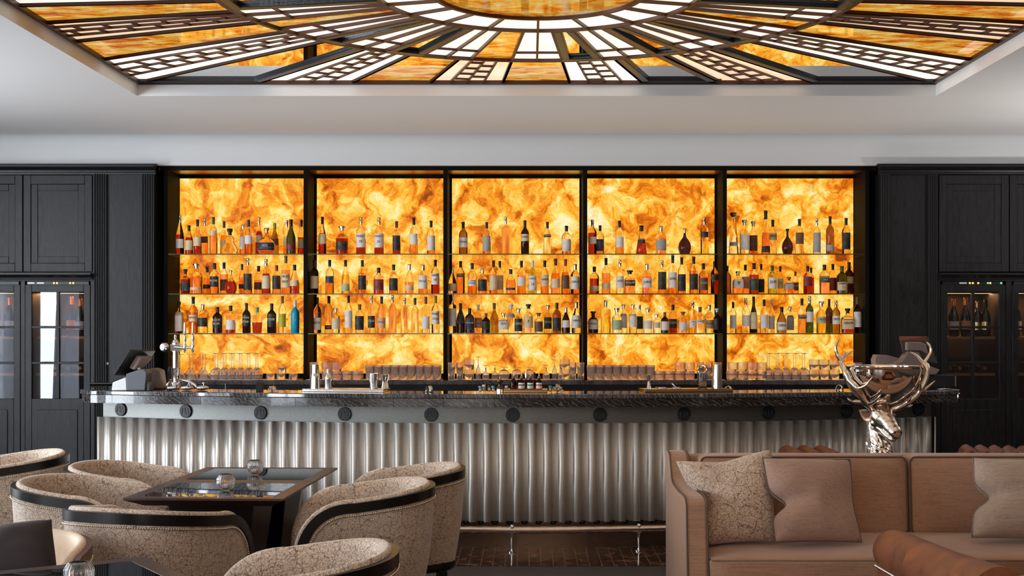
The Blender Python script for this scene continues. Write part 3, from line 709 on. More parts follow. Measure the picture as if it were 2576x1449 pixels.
def side(sgn):
    left = sgn < 0; ed = 'left' if left else 'right'
    # pilasters and recessed tall panel
    pl = [(235, 268), (355, 388)] if left else [(2213, 2238), (2333, 2359)]
    m = MB()
    for a, b_ in pl: fluted(m, a, b_, 0.02, cz(438))
    o = m.build('trim_%d' % (1 if left else 5), M_TRIM); struct(o, 'black fluted pilasters flanking the tall oak panel')
    a, b_ = pl[0][1], pl[1][0]
    o = MB().box((cx(a), CY0 + .015, 0.02), (cx(b_), CY0 + .3, cz(438))).build('wall_panel', M_OAK); struct(o, 'tall black oak wall panel between fluted pilasters')
    m = MB(); ends = (cx(-180), cx(388) + .015) if left else (cx(2213) - .015, cx(2800))
    cornice(m, ends[0], ends[1], cz(418), cz(439), CY0); m.box((ends[0], CY0, cz(418)), (ends[1], CY0 + .3, 2.892)); struct(m.build('trim_%d' % (2 if left else 6), M_TRIM), 'moulded black cornice above the cabinets')
    m = MB(); e2 = (cx(-180), cx(235)) if left else (cx(2358), cx(2800))
    cornice(m, e2[0], e2[1], cz(688), cz(707), CY0 - .0); m.box((e2[0], CY0, cz(707)), (e2[1], CY0 + .3, cz(686))); struct(m.build('trim_%d' % (3 if left else 7), M_TRIM), 'moulded black rail between the cupboards and the wine fridges')
    # low dado rail beside the counter
    m = MB(); e3 = (cx(234), cx(388)) if left else (cx(2213), cx(2330)); cornice(m, e3[0], e3[1], cz(962), cz(976), CY0 - .012); struct(m.build('trim_%d' % (4 if left else 8), M_TRIM), 'black rail across the tall panel at counter height')
    # cupboards
    z0, z1 = cz(685), cz(441)
    cups = [(-175, 59, 'far'), (60, 234, 'near')] if left else [(2361, 2537, 'near'), (2538, 2790, 'far')]
    for a, b_, w_ in cups:
        x0, x1 = cx(a) + .002, cx(b_) - .002; t = thing('wall_cupboard', 'black oak panelled cupboard above the %s wine fridge, %s of the bar' % ('uncropped' if w_ == 'near' else 'cropped', ed), 'cupboard', ((x0 + x1) / 2, CY0, z0))
        hw = (x1 - x0) / 2; MB().box((-hw, .02, 0), (hw, .35, z1 - z0)).build('carcass', M_OAK, t)
        m = MB(); panelled_door(m, -hw, hw, 0.004, z1 - z0, -.004, .062, .075, z1 - z0 - .075); m.build('door', M_OAK, t, bevel=.003)
    # filler frame round the fridges
    m = MB()
    fz = cz(707)
    if left: strips = [(228, 234), (52, 62)]
    else: strips = [(2359, 2366), (2531, 2545)]
    for a, b_ in strips: m.box((cx(a), CY0 + .004, .02), (cx(b_), CY0 + .3, fz))
    struct(m.build('trim_%d' % (9 if left else 10), M_OAK), 'black oak uprights beside the wine fridges')
side(-1); side(1)
fr_l = [(wine_fridge(62, 228, 1.6, 'glazed wine fridge reflecting white curtains, beside the tall panel on the left', 0)),
        (wine_fridge(-130, 52, 1.6, 'glazed wine fridge cut off by the left edge of the view', 2))]
fr_r = [(wine_fridge(2366, 2531, 1.0, 'dark glazed wine fridge beside the fluted pilaster on the right', 1)),
        (wine_fridge(2545, 2720, 1.0, 'dark glazed wine fridge cut off by the right edge of the view', 2))]
BOTN = 0
def stock(fr, xs, tall, where, grp):
    t, xc, hw, zz = fr; zf = zz[2] - .10 + .022
    for dx, h, lab, nm in xs:
        foil = {'o': M_FOILO, 'g': M_GOLD, 'k': M_BLACK}[lab[0]]; lb = {'o': M_LABO, 'w': M_LABW, 'g': M_GOLD}[lab[1]]
        fridge_bottle(xc + dx, CY0 + .2 + (.08 if h > .33 else 0), zf, h, .043, M_BOTDK, foil, lb, nm + ' ' + where, group=grp)
stock(fr_l[0], [(-.10, .33, 'oo', 'orange labelled champagne bottle behind the left pane'), (.02, .34, 'oo', 'copper foiled champagne bottle right of the glazing bar'), (.12, .32, 'ow', 'dark bottle with pale label'),],
      0, 'in the curtain reflecting fridge', 'bottles in the left wine fridge')
stock(fr_l[1], [(.03, .33, 'oo', 'copper foiled bottle'), (.13, .33, 'ow', 'orange topped bottle'), (.21, .32, 'oo', 'orange labelled bottle nearest the edge')], 0, 'in the cropped left fridge', 'bottles in the cropped left fridge')
stock(fr_r[0], [(-.19, .34, 'kw', 'slim dark bottle at the edge'), (-.10, .32, 'ow', 'copper capped bottle with pale label'), (.0, .33, 'oo', 'copper capped bottle beside the glazing bar'), (.10, .30, 'gg', 'bottle with a yellow gold label'), (.17, .31, 'kg', 'dark bottle with gold label')], 0, 'in the right fridge', 'bottles in the right wine fridge')
stock(fr_r[1], [(-.18, .32, 'ow', 'copper capped bottle')], 0, 'in the cropped right fridge', 'bottles in the cropped right fridge')
# wine bottles lying on the second shelf, necks outwards
for fr, where in ((fr_l[0], 'left'), (fr_r[0], 'right')):
    t, xc, hw, zz = fr; zf = zz[1] - .11 + .022
    for k, dx in enumerate((-.15, -.07, .04, .14)):
        b = thing('wine_bottle', 'wine bottle lying on the lower shelf, cork end forward, %s in the %s fridge' % (['first', 'second', 'third', 'fourth'][k], where), 'bottle', (xc + dx, CY0 + .14, zf + .040), 0, 'bottles lying in the %s wine fridge' % where)
        o = MB().lathe([(.014, 0), (.015, .08), (.038, .14), (.038, .29), (.03, .30)], 14).build('glass_body', M_BOTDK, b); o.rotation_euler = (-pi / 2, 0, 0)
        o = MB().lathe([(.0155, -.012), (.016, .03)], 12).build('cork', M_SHELFW, b); o.rotation_euler = (-pi / 2, 0, 0)
# small white knob on the tall left panel
m = MB(); m.disc_y((cx(269.5), cz(914.5)), .010, CY0 + .004, CY0 + .016); o = m.build('lock_escutcheon', M_WHITEPL); tag(o, 'small round white lock cover on the tall black panel', 'lock')

# ================================================================== back bar: frame, onyx, glass shelves
BF, BB = 11.0, 11.38
fins = [-3.047, -1.875, -.703, .470, 1.642, 2.836]
bb = thing('back_bar', 'black steel back bar with five backlit onyx bays and glass shelves', 'shelving', (0, BF, 0))
def L(y): return y - BF
ztop_on, zrail0, zrail1 = PZ(449, BB), PZ(428, BF), 2.885
m = MB()
m.box((cx(388) + .02, 0, zrail0), (cx(2215) - .02, .03, zrail1)); m.build('top_rail', M_BLKMETAL, bb, bevel=.002)
M_CANOPY = pbr('glossy_bronze_soffit', (0.46, 0.27, 0.14), 0.32, metal=1.0)
M_CANOPY.node_tree.nodes['Principled BSDF'].inputs['Specular IOR Level'].default_value = 1.0
MB().box((cx(388), .03, zrail0 + .004), (cx(2215), .62, zrail1)).build('soffit', M_CANOPY, bb)
BC_Z = 1.097
for k, fx in enumerate(fins):
    MB().box((fx - .017, 0, BC_Z), (fx + .017, BB - BF + .03, zrail0)).build('upright', M_BLKMETAL, bb, bevel=.002)
    bt = MB(); bt.box((fx - .034, BB - BF - .012, BC_Z), (fx + .034, BB - BF + .03, zrail0))
    if k in (0, 5): pass
    else: bt.build('batten', M_BLKMETAL, bb)
MB().box((fins[0], BB - BF - .01, ztop_on), (fins[-1], BB - BF + .03, zrail0 + .003)).build('header', M_BLKMETAL, bb)
for k in range(5):
    MB().box((fins[k] + .018, BB - BF, BC_Z + .035), (fins[k + 1] - (.018 if k < 4 else .024), BB - BF + .02, ztop_on)).build('onyx_panel', M_ONYX, bb)
MB().box((fins[0], BB - BF - .012, BC_Z), (fins[-1], BB - BF + .02, BC_Z + .035)).build('skirting', M_BLKMETAL, bb)
MB().box((fins[0] - .3, BB - BF + .03, BC_Z), (fins[-1] + .3, BB - BF + .06, zrail1)).build('back_board', M_BLACK, bb)
for s_ in (0, 5):
    xx = fins[s_]; xo = cx(388) + .004 if s_ == 0 else cx(2213) - .004
    MB().box((min(xx, xo), BB - BF - .02, BC_Z), (max(xx, xo), BB - BF + .0, zrail0)).build('side_onyx_return', pbr('dark_red_lacquer', (0.06, 0.012, 0.004), 0.2, coat=.6), bb)
SH_Z = [PZ(638.0, BF + .005), PZ(738.3, BF + .005), PZ(838.3, BF + .005)]
M_SH = [M_SHELF, M_SHELF_E]
for k in range(5):
    for z in SH_Z:
        x0, x1 = fins[k] + .018, fins[k + 1] - .018
        m = MB(); m.box((x0, .012, z - .0085), (x1, .345, z))
        m.mat(1).box((x0, .008, z - .0085), (x1, .012, z))
        m.build('glass_shelf', M_SH, bb, recalc=False, smooth=0)

# back counter
bc = thing('back_counter', 'long black back counter with a veined marble top under the onyx shelves', 'counter', (0, 10.72, 0))
MB().box((cx(390), 0, BC_Z - .036), (cx(2213), .72, BC_Z)).build('worktop', M_MARB_BACK, bc, bevel=.004)
m = MB()
for k in range(4): m.box((cx(390), .03 + .012 * (k % 2), BC_Z - .036 - .022 * (k + 1)), (cx(2213), .1, BC_Z - .038 - .022 * k))
m.box((cx(390), .05, .02), (cx(2213), .7, BC_Z - .04)); m.build('base', M_TRIM, bc)
# paper liner under the glasses
for k in range(5):
    x0, x1 = fins[k] + .04, fins[k + 1] - .03
    def ln(u, v): return (lerp(x0, x1, u), lerp(10.735, 10.985, v), BC_Z + .0012 + .0012 * (1 + sin(u * 37 + k * 2)) * (1 - v) + .001)
    tag(MB().grid(ln, 60, 4).build('paper_liner', M_PAPER, solid=.0006), 'pale paper liner under the glassware on the back counter, %s bay' % ['first', 'second', 'middle', 'fourth', 'fifth'][k], 'liner')

# ================================================================== the curved bar counter
BAR_Z = 1.08
def f_top(x): return 8.87 + .058 * (x + .07) ** 2
def f_cor(x): return 9.05 + .072 * (x + .10) ** 2
bar = thing('bar_counter', 'curved bar counter with black marble top, zinc band and ribbed pewter front', 'bar counter', (0, 9.0, 0))
BY = 9.0
def outline(x0, x1, fn, depth, rc, n=60):
    """closed plan: curved front with rounded ends, straight-ish back"""
    pts = []
    yl, yr = fn(x0 + rc), fn(x1 - rc)
    for k in range(n + 1):
        x = lerp(x0 + rc, x1 - rc, k / n); pts.append((x, fn(x)))
    for k in range(1, 9):
        a = pi / 2 * k / 8; pts.append((x1 - rc + rc * sin(a), yr + rc * 1.05 * (1 - cos(a))))
    pts.append((x1, yr + rc + depth))
    for k in range(n + 1):
        x = lerp(x1 - .48, x0 + .48, k / n)
        pts.append((x, fn(x) + .44))
    pts.append((x0, yl + rc + depth))
    for k in range(8, 0, -1):
        a = pi / 2 * k / 8; pts.append((x0 + rc - rc * sin(a), yl + rc * 1.05 * (1 - cos(a))))
    return [(x, y - BY) for x, y in pts]
XL, XR = -3.28, 3.15
MB().prism(outline(XL, XR, f_top, .5, .24), BAR_Z - .033, BAR_Z).build('top_slab', M_MARB_TOP, bar, bevel=.006)
# apron: marble tiles, thin joints
def strip(fn, x0, x1, z0, z1, t, n, back=True):
    m = MB(); P_ = []
    for k in range(n + 1):
        x = lerp(x0, x1, k / n); P_.append((x, fn(x)))
    for (xa, ya), (xb, yb) in zip(P_, P_[1:]):
        m.hexa([(xa, ya - BY, z0), (xb, yb - BY, z0), (xb, yb + t - BY, z0), (xa, ya + t - BY, z0), (xa, ya - BY, z1), (xb, yb - BY, z1), (xb, yb + t - BY, z1), (xa, ya + t - BY, z1)])
    return m
fa = lambda x: f_top(x) + .012
za0, za1 = .990, BAR_Z - .033
m = MB(); joints = [XL + .30 + k * (XR - XL - .60) / 17 for k in range(18)]
for a, b_ in zip(joints, joints[1:]):
    g_ = .0012; q = []
    for k in range(4):
        xa, xb = lerp(a + g_, b_ - g_, k / 4), lerp(a + g_, b_ - g_, (k + 1) / 4)
        m.hexa([(xa, fa(xa) - BY, za0), (xb, fa(xb) - BY, za0), (xb, fa(xb) + .03 - BY, za0), (xa, fa(xa) + .03 - BY, za0), (xa, fa(xa) - BY, za1), (xb, fa(xb) - BY, za1), (xb, fa(xb) + .03 - BY, za1), (xa, fa(xa) + .03 - BY, za1)])
for s_, X0 in ((-1, XL), (1, XR)):   # rounded ends in narrow tiles
    xe = X0 - s_ * .30; ye = fa(xe); rc = .235
    pp = [(X0 - s_ * .012 - s_ * rc + s_ * rc * sin(pi / 2 * k / 6), fa(X0 - s_ * .25) + rc * (1 - cos(pi / 2 * k / 6))) for k in range(7)]
    pp = [(xe, ye)] + pp + [(pp[-1][0], pp[-1][1] + .12), (pp[-1][0], pp[-1][1] + .3)]
    for (xa, ya), (xb, yb) in zip(pp, pp[1:]):
        d = Vector((xb - xa, yb - ya)); L_ = d.length
        if L_ < .01: continue
        nrm = Vector((-d.y, d.x)) / L_ * .03 * (1 if s_ > 0 else -1); d = d / L_ * .001
        a = (xa + d.x, ya + d.y); b_ = (xb - d.x, yb - d.y)
        m.hexa([(a[0], a[1] - BY, za0), (b_[0], b_[1] - BY, za0), (b_[0] + nrm.x, b_[1] + nrm.y - BY, za0), (a[0] + nrm.x, a[1] + nrm.y - BY, za0),
                (a[0], a[1] - BY, za1), (b_[0], b_[1] - BY, za1), (b_[0] + nrm.x, b_[1] + nrm.y - BY, za1), (a[0] + nrm.x, a[1] + nrm.y - BY, za1)])
m.build('marble_apron', M_MARB_APR, bar, smooth=20)
CL, CR = -3.19, 3.01
ff = lambda x: f_cor(x) + .035
m = strip(ff, CL + .02, CR - .02, .855, 1.046, .02, 60)
for s_, X0 in ((-1, CL + .02), (1, CR - .02)): m.box((min(X0, X0 - s_ * .02), ff(X0) - BY, .855), (max(X0, X0 - s_ * .02), ff(X0) + .5 - BY, 1.046))
m.build('zinc_band', M_FASCIA, bar, smooth=30)
# ribbed front: one continuous corrugated sheet
arc = [0.0]; N_ = 1400; xs = [lerp(CL, CR, k / N_) for k in range(N_ + 1)]
for a, b_ in zip(xs, xs[1:]): arc.append(arc[-1] + sqrt((b_ - a) ** 2 + (f_cor(b_) - f_cor(a)) ** 2))
pitch = .1035
def corr_pt(i):
    x = xs[i]; s_ = arc[i] / pitch; c_ = cos(2 * pi * s_)
    # round outward ribs, flatter hollows
    t_ = (s_ % 1.0); t_ = t_ - 1 if t_ > .5 else t_
    if abs(t_) < .24: off = -.002 + .025 * sqrt(max(0, 1 - (t_ / .24) ** 2)) ** .9
    else: off = -.004 - .011 * sqrt(max(0, 1 - ((abs(t_) - .5) / .26) ** 2))
    dydx = 2 * .072 * (x + .1); nrm = Vector((dydx, -1)).normalized()
    return x + nrm.x * off, f_cor(x) + nrm.y * off
z0c, z1c = .189, .869; vs = []; fs = []
pp = [corr_pt(i) for i in range(0, N_ + 1)]
for x, y in pp: vs += [(x, y - BY, z0c), (x, y - BY, z1c)]
for i in range(len(pp) - 1): fs.append((2 * i, 2 * i + 2, 2 * i + 3, 2 * i + 1))
m = MB().add(vs, fs)
o = m.build('ribbed_front', M_CORR, bar, smooth=60, recalc=False); md = o.modifiers.new('s', 'SOLIDIFY'); md.thickness = .004; md.offset = -1
m = strip(lambda x: f_cor(x) + .030, CL, CR, .19, .86, .02, 50)
for X0 in (CL, CR - .02): m.box((X0, f_cor(X0) + .0 - BY, .0), (X0 + .02, f_cor(X0) + .62 - BY, .869))
m.build('carcass', M_CARBON, bar, smooth=20)
MB.build(strip(lambda x: f_cor(x) + .05, CL, CR, 0.004, .20, .02, 50), 'kick_plate', M_KICK, bar, smooth=30)
# dark bracket with a bolt in each hollow at the foot of the ribs
m = MB(); m.mat(0).hexa([(-.016, 0, .172), (.016, 0, .172), (.016, .02, .172), (-.016, .02, .172), (-.026, 0, .194), (.026, 0, .194), (.026, .02, .194), (-.026, .02, .194)])
m.mat(1).sphere((0, -.001, .186), .0035, 6, 4)
br0 = m.build('bracket', [M_CARBON, M_STEEL], bar, smooth=30); s_ = .5 * pitch; first = True
while s_ < arc[-1]:
    x = xs[min(int(N_ * s_ / arc[-1]), N_)]
    o = br0 if first else br0.copy()
    if not first: COL.objects.link(o)
    first = False; o.location = (x, f_cor(x) - BY - .002, 0); o.rotation_euler = (0, 0, atan2(2 * .072 * (x + .1), 1)); s_ += pitch
# medallions
for k, px in enumerate((304, 467.5, 655.5, 867, 1084.5, 1289.5, 1509, 1720.5, 1933, 2130, 2311)):
    x = px and (px - CX) / F * 9.2
    for _ in range(6): x = (px - CX) / F * (ff(x) - .01)
    y = ff(x) - BY; dyx = 2 * .072 * (x + .1)
    md_ = MB().disc_y((0, 0), .0485, -.014, -.001, 40).build('medallion', M_MEDAL, bar, (x, y, .925), atan2(dyx, 1), bevel=.002)
    r = MB()   # relief: a tower between two figures above a scroll
    for a0 in range(0, 21): 
        aa = radians(200 + a0 * 7); r.box((cos(aa) * .040 - .0014, -.0156, sin(aa) * .040 - .002), (cos(aa) * .040 + .0014, -.014, sin(aa) * .040 + .002))
    r.box((-.009, -.0165, -.022), (.009, -.014, -.002)); r.box((-.005, -.0165, -.002), (.005, -.014, .012)); r.sphere((0, -.0145, .018), .006, 8, 6, (1, .4, 1)); r.box((-.013, -.016, -.026), (.013, -.014, -.022))
    for s_ in (-1, 1):
        r.sphere((s_ * .025, -.0142, .0), .008, 8, 6, (.8, .35, 2.2)); r.sphere((s_ * .022, -.0142, .018), .004, 8, 6, (1, .5, 1.2)); r.box((s_ * .027 - .002, -.016, -.024), (s_ * .027 + .002, -.014, -.012))
    rr = r.build('crest_relief', M_MEDAL2, md_, smooth=30)
# foot rail and its posts
fz = lambda x: f_cor(x) - .15
m = MB(); m.tube([(x, fz(x) - BY, .157) for x in [lerp(-2.95, 2.8, k / 50) for k in range(51)]], .0245, 16); rail = m.build('foot_rail', M_RAIL, bar, smooth=60)
for px in (300, 740, 1288.5, 1607, 1990, 2330):
    x = (px - CX) / F * 8.95; y = fz(x) - BY
    p = MB(); p.lathe([(.027, .006), (.026, .012), (.010, .016), (.0065, .03), (.0085, .09), (.012, .125), (.019, .132), (.022, .15), (.021, .178), (.012, .186), (.010, .192)], 16)
    p.build('rail_post', M_STEEL, bar, (x, y, 0), bevel=0)

for lx_, ly_ in ADDED_BAR_FILLS[:5]: MB().box((lx_ - .5, ly_ - BY - .03, .975), (lx_ + .5, ly_ - BY + .03, .998)).build('added_fill_strip', M_STEEL, bar)  # housings for the added fill lights, hidden by the counter
MB.build(strip(lambda x: f_top(x) + .44, -2.75, 2.65, .94, 1.046, .03, 40), 'rear_board', M_CARBON, bar, smooth=30)

# ================================================================== bottles on the glass shelves
LIQ = {  # code: (word, lower colour, upper colour, rough, ior)
    'A': ('amber', (0.88, 0.33, 0.09), (0.97, 0.86, 0.70)), 'R': ('deep red', (0.40, 0.035, 0.014), (0.93, 0.72, 0.55)),
    'D': ('near black', (0.02, 0.008, 0.006), (0.05, 0.02, 0.012)), 'C': ('clear', (0.94, 0.86, 0.76), (0.94, 0.88, 0.80)),
    'Y': ('golden', (0.92, 0.66, 0.12), (0.96, 0.85, 0.55)), 'G': ('green', (0.60, 0.72, 0.10), (0.55, 0.68, 0.16)),
    'K': ('dark green', (0.07, 0.09, 0.02), (0.10, 0.13, 0.03)), 'O': ('olive', (0.42, 0.30, 0.05), (0.45, 0.36, 0.08)),
    'F': ('frosted', (0.98, 0.66, 0.36), (0.98, 0.70, 0.42)), 'V': ('dark violet', (0.05, 0.02, 0.06), (0.05, 0.02, 0.06)),
    'B': ('turquoise', None, None), 'N': ('brown', (0.32, 0.13, 0.035), (0.38, 0.18, 0.05)), 'P': ('pale', (0.97, 0.83, 0.66), (0.97, 0.88, 0.76)),
}
GM = {}
for k, (wd_, lo_, up_) in LIQ.items():
    if k == 'B': GM[k] = (pbr('turquoise_bottle', lin((14, 150, 190)), 0.3),) * 2; continue
    r_ = 0.35 if k == 'F' else 0.0
    GM[k] = (glass(wd_.replace(' ', '_') + '_liquid', lo_, r_, 1.34), glass(wd_.replace(' ', '_') + '_bottle_glass', up_, r_, 1.22))
CAPS = {'o': ('brown', pbr('brown_cap', lin((84, 50, 36)), .45)), 'k': ('black', M_BLACK), 's': ('silver', M_STEEL), 'g': ('gold', M_GOLD), 'w': ('white', M_WHITEPL), 'n': ('green', pbr('green_cap', lin((40, 84, 36)), .4)),
        'r': ('red', pbr('red_cap', lin((140, 30, 36)), .4)), 't': ('teal', pbr('teal_cap', lin((60, 150, 132)), .4)), 'p': ('navy', pbr('navy_cap', lin((34, 34, 74)), .4)),
        'c': ('cork', pbr('cork_cap', lin((128, 84, 56)), .6)), 'y': ('olive', pbr('olive_cap', lin((140, 140, 30)), .4))}
def label_mat(name, base, ink, amt=0.55):
    m, nt, b = newmat(name); g = N(nt)
    co = g.coord('Object', scale=(1, 1, 1))
    rows = g.new('ShaderNodeTexWave'); rows.wave_type = 'BANDS'; rows.bands_direction = 'Z'; rows.inputs['Scale'].default_value = 42; g.link(co, rows.inputs['Vector'])
    wds = g.noise(g.coord('Object', scale=(1, 1, .4)), 260, 2)
    f = g.math('MULTIPLY', g.ramp(rows.outputs['Fac'], [(.62, (0, 0, 0)), (.72, (1, 1, 1))]), g.ramp(wds, [(.48, (0, 0, 0)), (.54, (1, 1, 1))]))
    bl = g.ramp(g.noise(co, 22, 2), [(.48, (0, 0, 0)), (.5, (1, 1, 1))])
    f = g.math('MULTIPLY', g.math('MULTIPLY', f, bl), amt)
    g.link(g.mix(f, lin(base), lin(ink)), b.inputs['Base Color']); b.inputs['Roughness'].default_value = .55
    return m
LABS = {'w': ('white', label_mat('white_label', (236, 224, 216), (90, 82, 80)), 'dark'), 'c': ('cream', label_mat('cream_label', (224, 200, 160), (96, 76, 50)), 'dark'),
        'k': ('black', label_mat('black_label', (26, 22, 22), (170, 150, 120)), 'light'), 'g': ('green', label_mat('green_label', (40, 62, 44), (190, 190, 150)), 'light'),
        'v': ('pale green', label_mat('pale_green_label', (176, 190, 150), (70, 90, 60)), 'dark'), 'b': ('navy', label_mat('navy_label', (36, 40, 66), (190, 190, 200)), 'light'),
        'r': ('red', label_mat('red_label', (120, 30, 40), (210, 150, 110)), 'light'), 'y': ('yellow', label_mat('yellow_label', (190, 168, 20), (90, 90, 30)), 'dark'),
        'o': ('brown', label_mat('brown_label', (104, 66, 44), (190, 150, 100)), 'light'), 's': ('silver', label_mat('silver_label', (176, 168, 162), (60, 60, 62)), 'dark'),
        'e': ('pink', label_mat('pink_label', (226, 168, 140), (150, 40, 60)), 'dark')}
INK_D = pbr('dark_ink', lin((36, 30, 30)), .6); INK_L = pbr('light_ink', lin((214, 200, 176)), .6); INK_R = pbr('red_ink', lin((170, 36, 60)), .6); INK_B = pbr('blue_ink', lin((40, 50, 120)), .6)
# outline of each bottle kind: (radius fraction, height fraction); neck radius from real bottles
SHAPES = {
    'w': ('straight', [(.92, 0), (1, .015), (1, .60), (.95, .65), (.72, .71), (.42, .755), (.33, .79), (.31, .88)], .86, None),
    's': ('sloping', [(.9, 0), (1, .015), (1, .40), (.93, .50), (.72, .60), (.48, .70), (.34, .77), (.31, .86)], .84, None),
    'q': ('squat decanter', [(.88, 0), (.97, .02), (1, .40), (.98, .56), (.86, .64), (.5, .68), (.27, .72), (.26, .86)], .82, 5),
    'b': ('round bellied', [(.55, 0), (.75, .02), (.98, .18), (1, .30), (.88, .44), (.6, .55), (.32, .64), (.2, .72), (.17, .88)], .84, None),
    'j': ('broad shouldered', [(.92, 0), (1, .015), (1, .56), (.9, .64), (.62, .70), (.38, .73), (.34, .77), (.34, .88)], .86, None),
    't': ('tall straight', [(.95, 0), (1, .012), (1, .68), (.93, .72), (.5, .745), (.30, .76), (.29, .90)], .84, None),
    'c': ('tapering', [(.95, 0), (1, .015), (.86, .28), (.66, .52), (.48, .72), (.36, .84), (.33, .90)], .88, None),
    'f': ('bell shaped', [(.9, 0), (1, .03), (.96, .16), (.72, .34), (.52, .46), (.56, .56), (.48, .66), (.22, .72), (.2, .80)], .76, None),
    'u': ('tumbler shaped', [(.74, 0), (.78, .02), (.95, .5), (1, .66), (.94, .69), (.3, .72), (.24, .76), (.24, .86)], .84, None),
}
Z4 = {1: (420, 520, 4.2611), 2: (770, 520, 4.2611), 3: (1110, 520, 4.262), 4: (1460, 520, 4.262), 5: (1810, 500, 4.0263)}
